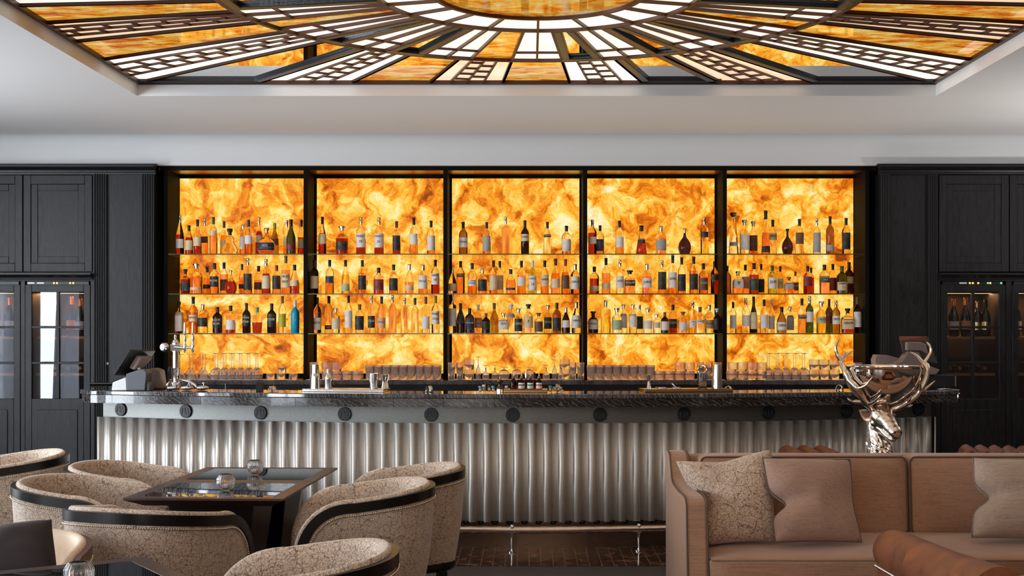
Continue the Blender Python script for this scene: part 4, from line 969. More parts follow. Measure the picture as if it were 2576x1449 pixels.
# x top width shape liquid cap label(y0 y1) text ; coordinates measured on the photograph, bay by bay
DATA = {
(1, 0, 500): """140 90 88 s R s w 348 445 |237 200 88 s R k c 362 466 |328 137 86 s R k c 325 422 |405 125 80 s A s o 320 390 *|498 110 86 w A n c 258 312 |612 155 84 s A o c 360 440 *|675 235 175 f C k - 0 0 |818 192 78 j A s w 320 455 *|876 141 84 w A p w 310 400 |988 112 80 s R g c 308 385 *|1068 228 200 b A g b 388 470 XO|1155 175 90 s O y o 345 410 *|1285 145 72 s A s c 320 430 *|1330 138 100 s K k r 405 460 |1440 140 80 s R k c 350 445 *""",
(1, 1, 930): """200 670 96 q R k k 812 905 |315 610 130 j A s c 865 895 |432 645 88 w A k k 835 880 *|510 605 98 w A k k 748 860 MILLSTONE|612 598 90 w A k o 780 900 *|685 680 126 b R g - 0 0 |805 615 70 w A k k 830 880 *|868 552 92 w A s k 718 895 |982 635 96 w A k o 810 890 *|1063 562 94 s R s c 740 880 |1176 628 92 w A r k 740 885 |1275 525 92 w A c c 722 868 HIGH/WEST|1368 622 100 s R k c 790 850 """,
(1, 2, 1355): """130 1018 84 q R k w 1125 1335 |282 965 96 w A k c 1160 1230 PLANTATION|385 1045 110 w Y s k 1190 1285 |542 1075 104 w D k k 1195 1300 BLACK TOT/RUM|683 1060 104 w R k w 1215 1318 |853 1033 88 w D k k 1165 1280 Havana/Club|968 1078 120 u R t - 0 0 |1123 1037 98 w D k k 1150 1290 ZUIDAM|1237 957 84 w C c y 1148 1290 |1373 1005 90 w B w - 0 0 1519""",
(2, 0, 500): """175 108 84 s R k c 292 400 |385 207 130 j R s k 375 465 |588 112 102 w R g w 290 438 MACALLAN/18|782 115 102 w R g w 290 440 MACALLAN/25|970 155 86 w R o k 310 470 |1155 117 88 w A k w 292 405 |1340 150 86 w A k w 312 470 """,
(2, 1, 930): """90 570 90 w D k c 745 878 |253 570 90 w A k b 745 820 |423 570 88 s Y k v 830 905 |603 573 88 w A k k 738 890 |778 655 110 w R k r 785 895 |938 620 96 w A k k 768 900 |1108 615 98 s A s c 843 898 |1253 622 98 w A s w 738 880 Arran|1385 568 90 w R k w 715 835 BOWMORE/18""",
(2, 2, 1357): """122 972 82 w C k w 1190 1320 BIZON|245 957 90 w C k r 1270 1315 Chase*|318 1088 90 j C s c 1195 1310 |455 952 82 w C k w 1112 1298 |574 1045 100 w C c k 1172 1320 |702 952 80 w C s k 1170 1298 STELLA|810 962 86 w F p e 1190 1300 GREY GOOSE|927 948 84 w F s - 0 0 |1055 975 80 w C s - 0 0 |1168 978 80 w C o - 0 0 |1283 965 86 w C c w 1175 1310 |1388 955 86 w C y w 1120 1260 Ketel/One""",
(3, 0, 500): """236 163 94 w N k w 332 438 Askaig|488 165 88 w A p s 315 480 |692 108 84 t F s - 0 0 |898 147 88 w D k c 295 370 Glenfiddich|1138 163 84 w C k k 300 330 TORABHAIG|1342 205 100 w A k w 350 480 """,
(3, 1, 930): """108 662 88 s P s c 825 905 |208 583 88 w A k k 720 755 TORABHAIG|332 605 98 w A p w 785 850 GLEN/MORAY|442 665 98 w A s k 780 905 |560 577 88 w A k c 740 895 |628 582 80 w A k c 740 890 *|745 670 108 s A p b 870 895 |860 580 92 w A k w 755 850 |980 577 88 w G w w 742 900 LAPHROAIG/10|1110 576 90 w A k c 730 855 BOWMORE|1225 556 100 s A o c 775 870 |1332 562 90 s A c o 735 880 |1436 615 100 w A s w 750 885 DEANSTON""",
(3, 2, 1355): """122 940 80 t C s w 1090 1280 |208 1035 92 s D k k 1150 1250 |305 1088 100 w V k b 1195 1315 FOUR PILLARS|398 1050 86 w C w e 1190 1300 PINK/GIN*|480 1142 88 w D c k 1210 1320 |568 1033 96 s O c - 0 0 *|668 1138 110 q C s w 1210 1315 GIN|748 1048 90 j C w s 1135 1188 *|828 1090 88 j C s k 1200 1335 HEPPLE|935 1045 100 j C k c 1175 1300 8|1045 1138 92 j C c o 1230 1340 |1143 1055 88 j C s g 1185 1310 HEPPLE*|1240 1030 92 w N k k 1190 1330 |1337 1078 88 s D s w 1218 1295 |1448 1022 100 s Y s w 1165 1300 BARENTSZ""",
(4, 0, 502): """130 140 92 w R s w 325 400 |212 200 84 w A k b 350 478 |420 150 90 w A k w 325 438 |655 202 118 c R k k 345 395 HIGHLAND PARK/25|864 205 116 w A s s 355 470 |1118 232 138 b V g - 0 0 |1330 115 82 t Y s k 270 330 """,
(4, 1, 932): """150 642 100 w R k c 850 905 |275 550 92 w A k c 820 880 |425 568 88 s P s w 745 870 TALISKER|530 683 120 j A k k 790 850 BALBLAIR|714 612 108 w A s w 768 868 JURA|876 575 92 t A s k 700 890 |990 523 92 w A k w 705 870 BIMBER|1086 543 88 w A k k 725 905 |1215 535 92 w A k k 720 890 |1318 608 100 w A k o 765 895 AT KING'S|1437 585 80 w R k k 730 790 """,
(4, 2, 1357): """138 1122 108 j D k w 1210 1315 HENDRICK'S|272 1002 108 t Y s - 0 0 |392 1087 108 j C s v 1215 1320 |462 1048 80 j C s w 1145 1300 *|564 1048 80 j C s w 1150 1290 |638 1050 70 w C s k 1175 1310 *|724 1090 98 j C s w 1222 1310 |818 1150 80 j C s c 1240 1300 |905 1130 84 w D c w 1230 1325 |992 1050 92 w R k g 1205 1300 GIN*|1100 1125 92 j P c w 1235 1325 |1205 1017 88 t Y s w 1218 1295 No/3|1283 1075 100 w C c w 1212 1250 CAORUNN|1382 1052 92 w C s c 1215 1305 VILLA ASCENTI*|1505 1090 76 j D w k 1200 1320 """,
(5, 0, 555): """142 135 100 c C s s 440 480 |255 215 96 j C s w 365 520 |342 228 86 j A s o 372 530 *|468 120 92 c A k k 480 545 |540 213 84 w C k c 350 420 MARSOL*|688 305 114 b V k - 0 0 |810 205 86 w C k o 345 460 |985 198 78 w C s s 345 545 |1120 178 82 w N k s 470 530 |1282 195 84 w C k k 345 515 """,
(5, 1, 962): """75 680 85 w N k - 0 0 *|188 735 108 q A g w 820 905 \u97ff|262 668 78 w A k e 790 910 *|350 652 96 w R k g 810 930 |422 660 66 w A k k 815 950 *|535 677 90 w G n w 800 910 \u767d\u5dde|616 683 66 w Y k c 810 910 \u5c71*|705 793 92 q A c s 850 915 |768 737 66 w A c o 850 930 RYE*|893 682 86 w R k r 790 885 |928 698 60 w R k - 0 0 *|1063 668 100 w A k g 785 850 TULLAMORE/DEW|1148 660 80 w A k r 800 930 *|1240 682 108 w K n c 845 930 REDBREAST/15|1312 643 92 w D k c 790 860 *""",
(5, 2, 1362): """138 1045 66 w C k w 1180 1315 |267 1007 82 w C s w 1180 1290 |346 990 76 s D k c 1150 1320 |452 1020 80 w C k w 1178 1310 |525 1020 68 w C s w 1185 1320 *|630 1095 100 s N k w 1250 1330 HEERING|715 1090 72 q C s s 1180 1330 *|835 1010 82 w A k b 1180 1215 APEROL|912 983 80 w K s w 1145 1250 |1030 1040 96 j Y s v 1195 1260 ITALICUS|1110 1015 76 w K r r 1150 1260 *|1180 1030 82 w O s w 1185 1270 PERNOD|1297 1110 125 q R k c 1215 1320 DISARONNO|1415 995 84 w D c w 1145 1300 """,
}
BAYS = {1: 'first', 2: 'second', 3: 'middle', 4: 'fourth', 5: 'fifth'}
ORD = ['first', 'second', 'third', 'fourth', 'fifth', 'sixth', 'seventh', 'eighth', 'ninth', 'tenth', 'eleventh', 'twelfth', 'thirteenth', 'fourteenth', 'fifteenth', 'sixteenth']
ROWN = ['top', 'middle', 'bottom']
def make_bottle(t, R, H, shp, liq, cap, fill):
    sname, prof, capf, sq = SHAPES[shp]; glow, gup = GM[liq]
    pr = [(max(r * R, .0085 if i > 3 else 0), h * H) for i, (r, h) in enumerate(prof)]
    # split the outline at the liquid line
    def at(z):
        for (r0, z0), (r1, z1) in zip(pr, pr[1:]):
            if z0 <= z <= z1: return lerp(r0, r1, (z - z0) / max(1e-6, z1 - z0))
        return pr[-1][0]
    zf = fill * H; n = 24; kw = dict(n=n, sq=sq, flute=((14, .07) if (liq == 'Y' and shp == 't' and R > .04) else None))
    low = [p for p in pr if p[1] < zf] + [(at(zf), zf)]; up = [(at(zf), zf)] + [p for p in pr if p[1] > zf]
    m = MB(); m.mat(0).lathe(low, cap=False, **kw); m.add([(0, 0, 0)], []); 
    m.mat(1).lathe(up, cap=False, **kw)
    # close bottom and mouth
    m.mat(0).lathe([(0.0001, .003), (pr[0][0], 0)], cap=False, **kw); m.mat(1).lathe([(pr[-1][0], pr[-1][1]), (.0001, pr[-1][1])], cap=False, **kw)
    m.v = m.v  # keep
    o = m.build('glass_body', [glow, gup], t, recalc=False)
    # weld so the body is one closed volume
    bm = bmesh.new(); bm.from_mesh(o.data); bmesh.ops.delete(bm, geom=[v for v in bm.verts if not v.link_faces], context='VERTS')
    bmesh.ops.remove_doubles(bm, verts=bm.verts, dist=.00005); bmesh.ops.recalc_face_normals(bm, faces=bm.faces); bm.to_mesh(o.data); bm.free()
    rn = pr[-1][0]; zc = capf * H
    wide = shp in 'jbq' or (shp == 'f')
    rc_ = rn * (1.65 if wide else 1.12)
    if shp == 'c' and liq == 'C': capm = MB().lathe([(rn * 1.1, zc), (rn * 2.2, zc + .02), (rn * 2.6, H - .02), (rn * 1.8, H - .004), (.001, H)], 16)
    elif wide: capm = MB().lathe([(rn * 1.08, zc - .004), (rn * 1.1, lerp(zc, H, .45)), (rc_, lerp(zc, H, .5)), (rc_ * 1.03, H - .004), (rc_ * .9, H)], 18)
    else: capm = MB().lathe([(rn * 1.08, H * .80), (rn * 1.12, H * .82), (rn * 1.1, H * .93), (rn * 1.2, H * .935), (rn * 1.2, H - .003), (rn * 1.05, H)], 16)
    capm.build('cap', CAPS[cap][1], t)
    return at, sq
COLW = {'A': 'amber', 'P': 'pale gold'}
seen_first = {}
for (bay, row, base), txt in DATA.items():
    ox, oy, zf = Z4[bay]; lst = [a for a in txt.split('|')]
    for i, e in enumerate(lst):
        back = e.rstrip().endswith('*'); e = e.replace('*', ''); f = e.split(' ', 10) if len(e.split(' ')) > 9 else e.split(' ')
        x, top, wd = float(f[0]), float(f[1]), float(f[2]); shp, liq, cap, lab = f[3:7]; l0, l1 = float(f[7]), float(f[8]); text = ' '.join(f[9:]).strip()
        Y = BF + (.235 if back else .125); px = ox + x / zf; X = PX(px, Y); mpx = Y / F
        zb = SH_Z[row] + .0004; H = PZ(oy + top / zf, Y) - zb; R = wd / zf * mpx / 2
        # keep clear of the uprights
        for fx in fins:
            if abs(X - fx) < R + .0175: X = fx + (R + .018) * (1 if X > fx else -1)
        capn, labn = CAPS[cap][0], (LABS[lab][0] if lab != '-' else None)
        sname = SHAPES[shp][0]
        lbl = '%s %s bottle, %s%s cap, %s along the %s shelf, %s bay' % (LIQ[liq][0], sname, (labn + ' label, ') if labn else 'unlabelled, ', capn, ORD[i], ROWN[row], BAYS[bay])
        t = thing('liquor_bottle', lbl, 'bottle', (X, Y, zb), 0, 'bottles on the %s shelf of the %s bay' % (ROWN[row], BAYS[bay]))
        rnd = random.Random(bay * 100 + row * 20 + i); fill = rnd.choice([.56, .5, .62, .40, .58]) if liq in 'ARYPC' else .86
        if liq in 'DKVBGONF': fill = .80
        if shp == 'f': fill = .10
        if shp == 'u': fill = .42
        at, sq = make_bottle(t, R, H, shp, liq, cap, fill)
        if lab != '-':
            z1 = (PZ(oy + l0 / zf, Y) - zb); z0 = (PZ(oy + l1 / zf, Y) - zb); z0, z1 = max(z0, .01), min(z1, H * .68)
            half = 1.15
            def lf(u, v, z0=z0, z1=z1):
                z = lerp(z0, z1, v); a = lerp(-half, half, u); rr = at(z) * 1.0
                if sq:
                    a2 = a - pi / 2; rr = rr / ((abs(cos(a2)) ** sq + abs(sin(a2)) ** sq) ** (1 / sq))
                rr += .0008
                return (rr * sin(a), -rr * cos(a), z)
            lo = MB().grid(lf, 11, 6).build('label', LABS[lab][1], t, recalc=False)
            if text:
                lines = text.split('/') if not text.isdigit() or len(text) < 4 else [text]
                ink = INK_D if LABS[lab][2] == 'dark' else INK_L
                if lab == 'e': ink = INK_R if 'PINK' in text else INK_B
                n_ = len(lines); hgt = (z1 - z0)
                for k, ln_ in enumerate(lines):
                    zz_ = lerp(z1, z0, (k + .5) / (n_ + (1 if n_ == 1 else .6)) if n_ > 1 else .42)
                    sz = min(.030, hgt / (n_ + .6) * .8, R * 2 * (1.9 / max(2, len(ln_))) + .006)
                    lettering(ln_, sz, (0, -at(zz_) - .0016, zz_), ink, lo, width=R * 1.6)
        elif text:
            lettering(text.split()[-1], .016, (0, -R - .0012, H * .40), INK_L, t, width=R * 1.5)

# ================================================================== glassware on the back counter
GZ = BC_Z + .0036
def wall_profile(outer, t, base):
    """closed thin-walled vessel from its outer outline [(r, z)...] bottom to top"""
    inner = [(max(r - t, .0005), z) for r, z in outer if z > base]
    return [(.0001, 0)] + outer + [(outer[-1][0] - t * .5, outer[-1][1] + .0006)] + list(reversed(inner)) + [(.0001, base)]
def vessel(name, outer, t, base, flute=None, n=20, up=False, H=None):
    pr = wall_profile(outer, t, base)
    if up:
        Hh = max(z for r, z in pr); pr = [(r, Hh - z) for r, z in reversed(pr)]
    return MB().lathe(pr, n, cap=False, flute=flute)
GL_PROTO = {}
def glassware(kind):
    if kind == 'ribbed': m = vessel('g', [(.030, 0), (.0315, .004), (.034, .06), (.037, .118)], .0028, .010, flute=(22, .035), n=88)
    elif kind == 'highball': m = vessel('g', [(.0265, 0), (.027, .005), (.0285, .07), (.0295, .142)], .0025, .020)
    elif kind == 'tumbler': m = vessel('g', [(.036, 0), (.038, .006), (.041, .04), (.043, .082)], .003, .014)
    elif kind == 'shot': m = vessel('g', [(.034, 0), (.036, .004), (.037, .045), (.037, .052)], .005, .018, n=8)
    elif kind == 'rocks': m = vessel('g', [(.034, 0), (.040, .014), (.042, .04), (.040, .070)], .003, .012, flute=(24, .03), n=72)
    elif kind == 'wine': m = MB().lathe([(.0355, 0), (.0345, .004), (.043, .035), (.042, .055), (.028, .082), (.0048, .096), (.0038, .15), (.006, .212), (.034, .217), (.034, .219), (.0001, .219), (.0001, .105), (.024, .080), (.0405, .055), (.0415, .035), (.033, .002)], 20, cap=False)
    elif kind == 'coupe': m = MB().lathe([(.050, 0), (.049, .002), (.036, .045), (.006, .085), (.0038, .10), (.0036, .175), (.006, .205), (.033, .209), (.033, .211), (.0001, .211), (.0001, .09), (.033, .045), (.0475, .001)], 20, cap=False)
    elif kind == 'tasting': m = MB().lathe([(.021, 0), (.031, .022), (.030, .04), (.012, .062), (.0045, .075), (.0045, .115), (.026, .119), (.026, .121), (.0001, .121), (.0001, .072), (.010, .060), (.0285, .04), (.0295, .022), (.019, .001)], 18, cap=False)
    elif kind == 'flute': m = MB().lathe([(.019, 0), (.024, .04), (.016, .085), (.005, .11), (.0036, .13), (.0036, .185), (.024, .190), (.024, .192), (.0001, .192), (.0001, .112), (.0145, .085), (.0225, .04), (.0175, .001)], 18, cap=False)
    elif kind == 'snifter': m = MB().lathe([(.030, 0), (.044, .03), (.046, .046), (.036, .073), (.008, .086), (.005, .09), (.005, .096), (.036, .101), (.036, .103), (.0001, .103), (.0001, .084), (.034, .071), (.0445, .046), (.0425, .03), (.028, .001)], 22, cap=False)
    return m
GNAMES = {'ribbed': 'ribbed_tumbler', 'highball': 'highball_glass', 'tumbler': 'tumbler', 'shot': 'rocks_glass', 'rocks': 'rocks_glass', 'wine': 'wine_glass', 'coupe': 'martini_glass', 'tasting': 'tasting_glass', 'flute': 'champagne_flute', 'snifter': 'brandy_glass'}
def place_glass(kind, px, Y, z, label, group, X=None):
    if kind not in GL_PROTO:
        o = glassware(kind).build(GNAMES[kind], M_TUMB, recalc=True, smooth=35); GL_PROTO[kind] = o
    else:
        o = GL_PROTO[kind].copy(); COL.objects.link(o)
        for k_ in ('label', 'group', 'category'):
            if k_ in o: del o[k_]
    o.location = (PX(px, Y) if X is None else X, Y, z)
    tag(o, label, 'glass', group); return o
def rank(i): return ORD[i] if i < len(ORD) else str(i)
def row(kind, px0, n, step, rows, z, desc, where, grp):
    """n glasses across, rows deep; step in pixels at the front row"""
    Yf = 10.80
    for r in range(rows):
        Y = Yf + r * [.076, .088][kind in ('wine',)]
        for i in range(n):
            X = PX(px0, Yf) + i * step * Yf / F
            place_glass(kind, 0, Y, z, '%s, %s along, %s row, %s' % (desc, rank(i), ['front', 'second', 'third'][r], where), grp, X)
# first bay
for i, px in enumerate((452, 468, 474, 492, 503)):
    place_glass('coupe', px, 10.80 + .10 * (i % 2) , GZ, 'upturned long stemmed martini glass, %s from the beer tap' % rank(i), 'upturned martini glasses by the beer tap', X=PX(452, 10.8) + i * .052 * (1.0) + .0)
row('wine', 541, 6, 20.5, 2, GZ, 'upturned wine glass', 'in the first bay', 'upturned wine glasses in the first bay')
for i, (px, z_) in enumerate(((681, 0), (707, 0), (738, 0), (709, .054))):
    place_glass('shot', px, 10.80, GZ + z_, ['heavy square rocks glass beside the upturned wine glasses', 'heavy rocks glass carrying another on top', 'heavy rocks glass nearest the first upright', 'heavy rocks glass stacked on another in the first bay'][i], 'heavy rocks glasses in the first bay')
# second bay
for i in range(2): place_glass('highball', 0, 10.84 + .07 * i, GZ, 'tall glass behind the cocktail shaker, %s row' % ['front', 'rear'][i], 'tall glasses behind the shaker', X=PX(788, 10.84))
row('rocks', 822, 4, 25.5, 2, GZ, 'cut rocks glass behind the shakers', 'second bay', 'cut rocks glasses in the second bay')
for i in range(2): place_glass('rocks', 0, 10.80, GZ + .0715, 'cut rocks glass stacked on the %s one behind the shakers' % rank(i), 'cut rocks glasses in the second bay', X=PX(822 + 25.5 * i, 10.80))
row('ribbed', 930, 9, 20.9 + .15, 2, GZ, 'upturned ribbed tumbler', 'second bay', 'ribbed tumblers in the second bay')
# middle bay
for i, px in enumerate((1136, 1157)): place_glass('highball', px, 10.80, GZ, 'tall highball glass, %s from the upright at the start of the middle bay' % rank(i), 'highball glasses at the start of the middle bay')
for i in range(2): place_glass('tumbler', 1180.5, 10.80, GZ + .0835 * i, ['lower', 'upper'][i] + ' of two stacked tumblers beside the highball glasses, start of the middle bay', 'stacked tumblers at the start of the middle bay')
place_glass('flute', 1203, 10.80, GZ, 'upturned champagne flute beside the two stacked tumblers', 'upturned stemware in the middle bay')
place_glass('tasting', 1222, 10.80, GZ, 'upturned small tasting glass behind the blue capped vial', 'upturned stemware in the middle bay')
place_glass('tasting', 1245, 10.84, GZ, 'upturned small tasting glass before the first round brandy glass', 'upturned stemware in the middle bay')
place_glass('snifter', 1268, 10.80, GZ, 'upturned round brandy glass above the pepper mill', 'upturned stemware in the middle bay')
place_glass('snifter', 1300, 10.82, GZ, 'upturned round brandy glass behind the first bitters bottle', 'upturned stemware in the middle bay')
place_glass('snifter', 1332, 10.84, GZ, 'upturned round brandy glass behind the middle bitters bottles', 'upturned stemware in the middle bay')
place_glass('tasting', 1374, 10.80, GZ, 'upturned tasting glass next after the bitters bottles', 'upturned stemware in the middle bay')
place_glass('flute', 1395, 10.83, GZ, 'upturned champagne flute past the bitters bottles', 'upturned stemware in the middle bay')
place_glass('tasting', 1412, 10.78, GZ, 'upturned tasting glass in front of the stacked tumblers past the bitters', 'upturned stemware in the middle bay')
for i in range(2): place_glass('tumbler', 1420, 10.90, GZ + .0835 * i, ['lower', 'upper'][i] + ' of two stacked tumblers at the far end of the middle bay', 'stacked tumblers at the end of the middle bay')
for i, px in enumerate((1441, 1461)): place_glass('highball', px, 10.80, GZ, 'tall highball glass, %s of the pair ending the middle bay' % rank(i), 'highball glasses at the end of the middle bay')
# fourth bay
row('ribbed', 1488, 8, 21.2, 2, GZ, 'upturned ribbed tumbler', 'fourth bay', 'ribbed tumblers in the fourth bay')
row('rocks', 1659, 4, 25.3, 2, GZ, 'cut rocks glass beside the ribbed tumblers', 'fourth bay', 'cut rocks glasses in the fourth bay')
for i in range(2): place_glass('rocks', 0, 10.80, GZ + .0715, 'cut rocks glass stacked on the %s one, fourth bay' % rank(i + 2), 'cut rocks glasses in the fourth bay', X=PX(1659 + 25.3 * (i + 2), 10.80))
for i, px in enumerate((1762, 1784, 1806)): place_glass('highball', px, 10.86, GZ, 'tall glass behind the mixing glass, %s before the last upright' % rank(i), 'tall glasses behind the mixing glass')
# fifth bay
row('rocks', 1843, 2, 24.6, 2, GZ, 'rocks glass at the start of the last bay', 'bottom layer', 'rocks glasses in the last bay')
for i in range(4): place_glass('rocks', 0, 10.80, GZ + .0715, 'rocks glass in the upper layer, %s in the last bay' % rank(i), 'rocks glasses in the last bay', X=PX(1843 + 24.6 * i, 10.80))
for i in (2, 3): place_glass('rocks', 0, 10.80, GZ, 'rocks glass under another before the wine glasses, %s in the last bay' % rank(i), 'rocks glasses in the last bay', X=PX(1843 + 24.6 * i, 10.80))
row('wine', 1935, 5, 22.3, 2, GZ, 'upturned wine glass', 'last bay', 'upturned wine glasses in the last bay')
for i, px in enumerate((2048, 2073, 2099)):
    for q in range(2): place_glass('tumbler', px, 10.80, GZ + .0835 * q, '%s tumbler in the %s of three stacks beside the stag bowl' % (['lower', 'upper'][q], rank(i)), 'stacked tumblers behind the stag bowl')
o = place_glass('tumbler', 2158, 10.80, GZ + .0, 'large stemless glass above the bowl rim at the last upright', 'large stemless glass'); o.scale = (.9, .9, 1.7)

# ================================================================== things on the bar
BZ = BAR_Z + .0004
def by(px, off=.30):
    x = (px - CX) / F * 9.2
    for _ in range(4): x = (px - CX) / F * (f_top(x) + off)
    return f_top(x) + off
def bthing(name, px, label, cat, off=.30, z=0, rz=0, group=None):
    Y = by(px, off); return thing(name, label, cat, (PX(px, Y), Y, BZ + z), rz, group), Y
SC1 = 1 / 360.0      # metres per pixel on the bar
TH = .020
def tray(pa, pb, mat, label, h=TH):
    pc = (pa + pb) / 2; t, Y = bthing('bar_tray', pc, label, 'tray'); hw = (pb - pa) / 2 * Y / F
    x = PX(pc, Y); a = atan2(2 * .058 * (x + .07), 1); t.rotation_euler = (0, 0, a)
    m = MB(); m.box((-hw, -.10, 0), (hw, .10, h - .006)); m.build('base', mat, t, bevel=.002)
    m = MB(); m.box((-hw, -.10, h - .0055), (hw, .10, h)); m.build('perforated_top', mat, t, bevel=.001)
    return t
M_BRZTRAY = pbr('bronze_tray', (0.36, 0.23, 0.12), 0.25, 1.0)
tray(768, 976, M_STEEL, 'long stainless steel tray carrying the shakers and jiggers'); tray(1268, 1377, M_BRZTRAY, 'short bronze tray carrying the bitters bottles'); tray(1612, 1838, M_BRZTRAY, 'long bronze tray carrying strainers, mixing glass and shaker')
def lat(name, px, prof, mat, label, cat, off=.30, z=TH, part='body', n=28, group=None, rz=0):
    t, Y = bthing(name, px, label, cat, off, z, rz, group); MB().lathe(prof, n).build(part, mat, t); return t, Y
t, Y = lat('cocktail_shaker', 793, [(.0375, 0), (.038, .004), (.032, .10), (.030, .105), (.030, .106), (.0265, .168), (.024, .170), (.0005, .171)], M_STEEL, 'tall two piece metal shaker at the near end of the steel tray', 'shaker', .29)
MB().lathe([(.0385, 0), (.0385, .004), (.034, .085), (.0335, .085)], 28).build('lower_cup', M_STEEL, t)
t, Y = lat('cobbler_shaker', 826, [(.027, 0), (.0275, .004), (.0275, .062), (.0285, .066)], M_STEEL, 'small three piece cobbler shaker beside the tall shaker', 'shaker', .29)
MB().lathe([(.0285, .066), (.0285, .075), (.022, .095), (.014, .108), (.013, .112)], 24).build('strainer_lid', M_STEEL, t); MB().lathe([(.0135, .112), (.0135, .134), (.011, .139), (.0005, .140)], 20).build('cap', M_STEEL, t)
lat('mixing_tin', 940.5, [(.029, 0), (.0295, .003), (.0345, .108), (.0335, .109), (.0285, .006), (.0005, .005)], M_STEEL, 'open stainless mixing tin on the steel tray', 'tin', .28)
def jigger(px, off, z, label, k=1.0, grp=None):
    t, Y = bthing('jigger', px, label, 'jigger', off, z, 0, grp)
    MB().lathe([(.0195 * k, 0), (.018 * k, .003), (.0085 * k, .052 * k)], 22).build('large_cup', M_STEEL, t); MB().lathe([(.0085 * k, .052 * k), (.0105 * k, .056 * k), (.021 * k, .098 * k), (.020 * k, .0985 * k), (.0085 * k, .058 * k)], 22).build('small_cup', M_STEEL, t)
jigger(965, .26, TH, 'front double ended jigger on the steel tray'); jigger(972, .335, TH, 'rear double ended jigger on the steel tray')
jigger(1632.5, .27, TH, 'double ended jigger standing on the long bronze tray')
# bitters bottles
M_AMBG = glass('amber_pharmacy_glass', (0.35, 0.13, 0.04), 0.0, 1.3); M_BITTER = glass('dark_bitters', (0.10, 0.025, 0.02), 0, 1.3)
LAB_B = [pbr('violet_band', lin((92, 76, 116)), .5), pbr('teal_band', lin((60, 128, 110)), .5), pbr('crimson_band', lin((172, 62, 66)), .5)]
def dasher(px, off, label, kind, band=None):
    t, Y = bthing('bitters_bottle', px, label, 'bottle', off, TH, 0, 'bitters bottles on the short bronze tray')
    r = .0235
    MB().lathe([(r * .95, 0), (r, .004), (r, .048), (r * .85, .060), (r * .42, .070), (r * .40, .078)], 22).build('glass_body', M_BITTER if kind != 'amber' else M_AMBG, t)
    if kind == 'dash':
        MB().lathe([(.011, .076), (.0125, .078), (.0125, .086), (.009, .092)], 16).build('cork_collar', CAPS['c'][1], t); MB().lathe([(.008, .090), (.0045, .097), (.0022, .120), (.0012, .122)], 12).build('pourer', M_STEEL, t)
        if band:
            def lf(u, v): a = lerp(-1.1, 1.1, u); return ((r + .0008) * sin(a), -(r + .0008) * cos(a), lerp(.006, .046, v))
            lb = MB().grid(lf, 9, 2).build('label', LABS['w'][1], t, recalc=False)
            def l2(u, v): a = lerp(-1.0, 1.0, u); return ((r + .0014) * sin(a), -(r + .0014) * cos(a), lerp(.026, .036, v))
            MB().grid(l2, 9, 2).build('colour_band', band, lb, recalc=False)
            def l3(u, v): a = lerp(-.7, .7, u) * (v); return ((r + .0014) * sin(a), -(r + .0014) * cos(a), lerp(.010, .025, v))
            MB().grid(l3, 9, 5).build('cream_point', LABS['c'][1], lb, recalc=False)
    elif kind == 'plain': pass
    elif kind == 'spray': MB().lathe([(.010, .076), (.010, .105), (.0065, .106), (.0065, .128), (.0005, .129)], 14).build('spray_pump', M_STEEL, t)
    elif kind == 'drop': MB().lathe([(.011, .076), (.011, .088), (.006, .092), (.0085, .100), (.006, .116), (.0005, .118)], 14).build('rubber_bulb', M_BLACK, t)
    elif kind == 'amber': MB().lathe([(.012, .074), (.0125, .075), (.0125, .100), (.0005, .101)], 14).build('cap', M_BLACK, t)
dasher(1291.5, .27, 'dasher bottle of black syrup, unlabelled, first on the short bronze tray', 'dash'); 
dasher(1312, .25, 'dasher bottle with a violet banded label', 'dash', LAB_B[0]); dasher(1334, .25, 'dasher bottle with a teal banded label', 'dash', LAB_B[1]); dasher(1356, .25, 'dasher bottle with a crimson banded label', 'dash', LAB_B[2])
dasher(1305, .335, 'small amber bottle with a black screw cap behind the dashers', 'amber'); dasher(1324, .34, 'bottle with a chrome spray pump between the dasher bottles', 'spray'); dasher(1344, .335, 'dropper bottle with a black rubber bulb behind the dashers', 'drop')
# pepper mill and vials
t, Y = lat('pepper_mill', 1257.5, [(.0265, 0), (.0265, .004), (.0255, .022)], M_STEEL, 'dark wooden pepper mill with a polished metal foot', 'mill', .26, 0, 'metal_foot')
MB().lathe([(.0235, .022), (.021, .030), (.0125, .048), (.013, .060), (.0215, .072), (.023, .076), (.022, .084), (.010, .090)], 26).build('wooden_body', pbr('dark_mill_wood', lin((62, 36, 24)), .2, coat=.5), t)
MB().lathe([(.004, .090), (.003, .093), (.006, .098), (.0055, .104), (.0005, .106)], 14).build('finial', M_GOLD, t)
M_VCAP = pbr('blue_vial_cap', lin((72, 156, 200)), .4)
for k, (px, h, cm, lb, off) in enumerate(((1208, .043, M_VCAP, 'clear vial with a blue cap, first in the row before the pepper mill', .26), (1217.5, .050, M_WHITEPL, 'taller clear vial with a white cap before the pepper mill', .29), (1230.5, .046, M_BLACK, 'clear vial with a black cap before the pepper mill', .28),
        (1240.5, .044, M_VCAP, 'clear vial with a blue cap touching the pepper mill', .26), (1274, .044, M_WHITEPL, 'clear vial with a white cap squeezed between mill and tray', .27), (1384, .044, M_VCAP, 'clear vial with a blue cap beyond the short bronze tray', .27))):
    t, Y = bthing('vial', px, lb, 'vial', off, 0, 0, 'small capped vials on the bar')
    m = MB(); m.lathe([(.0105, 0), (.011, .002), (.011, h - .012), (.0095, h - .010)], 16); m.build('glass_tube', M_CLEAR, t); MB().lathe([(.0125, h - .012), (.0127, h), (.0005, h + .001)], 16).build('cap', cm, t)
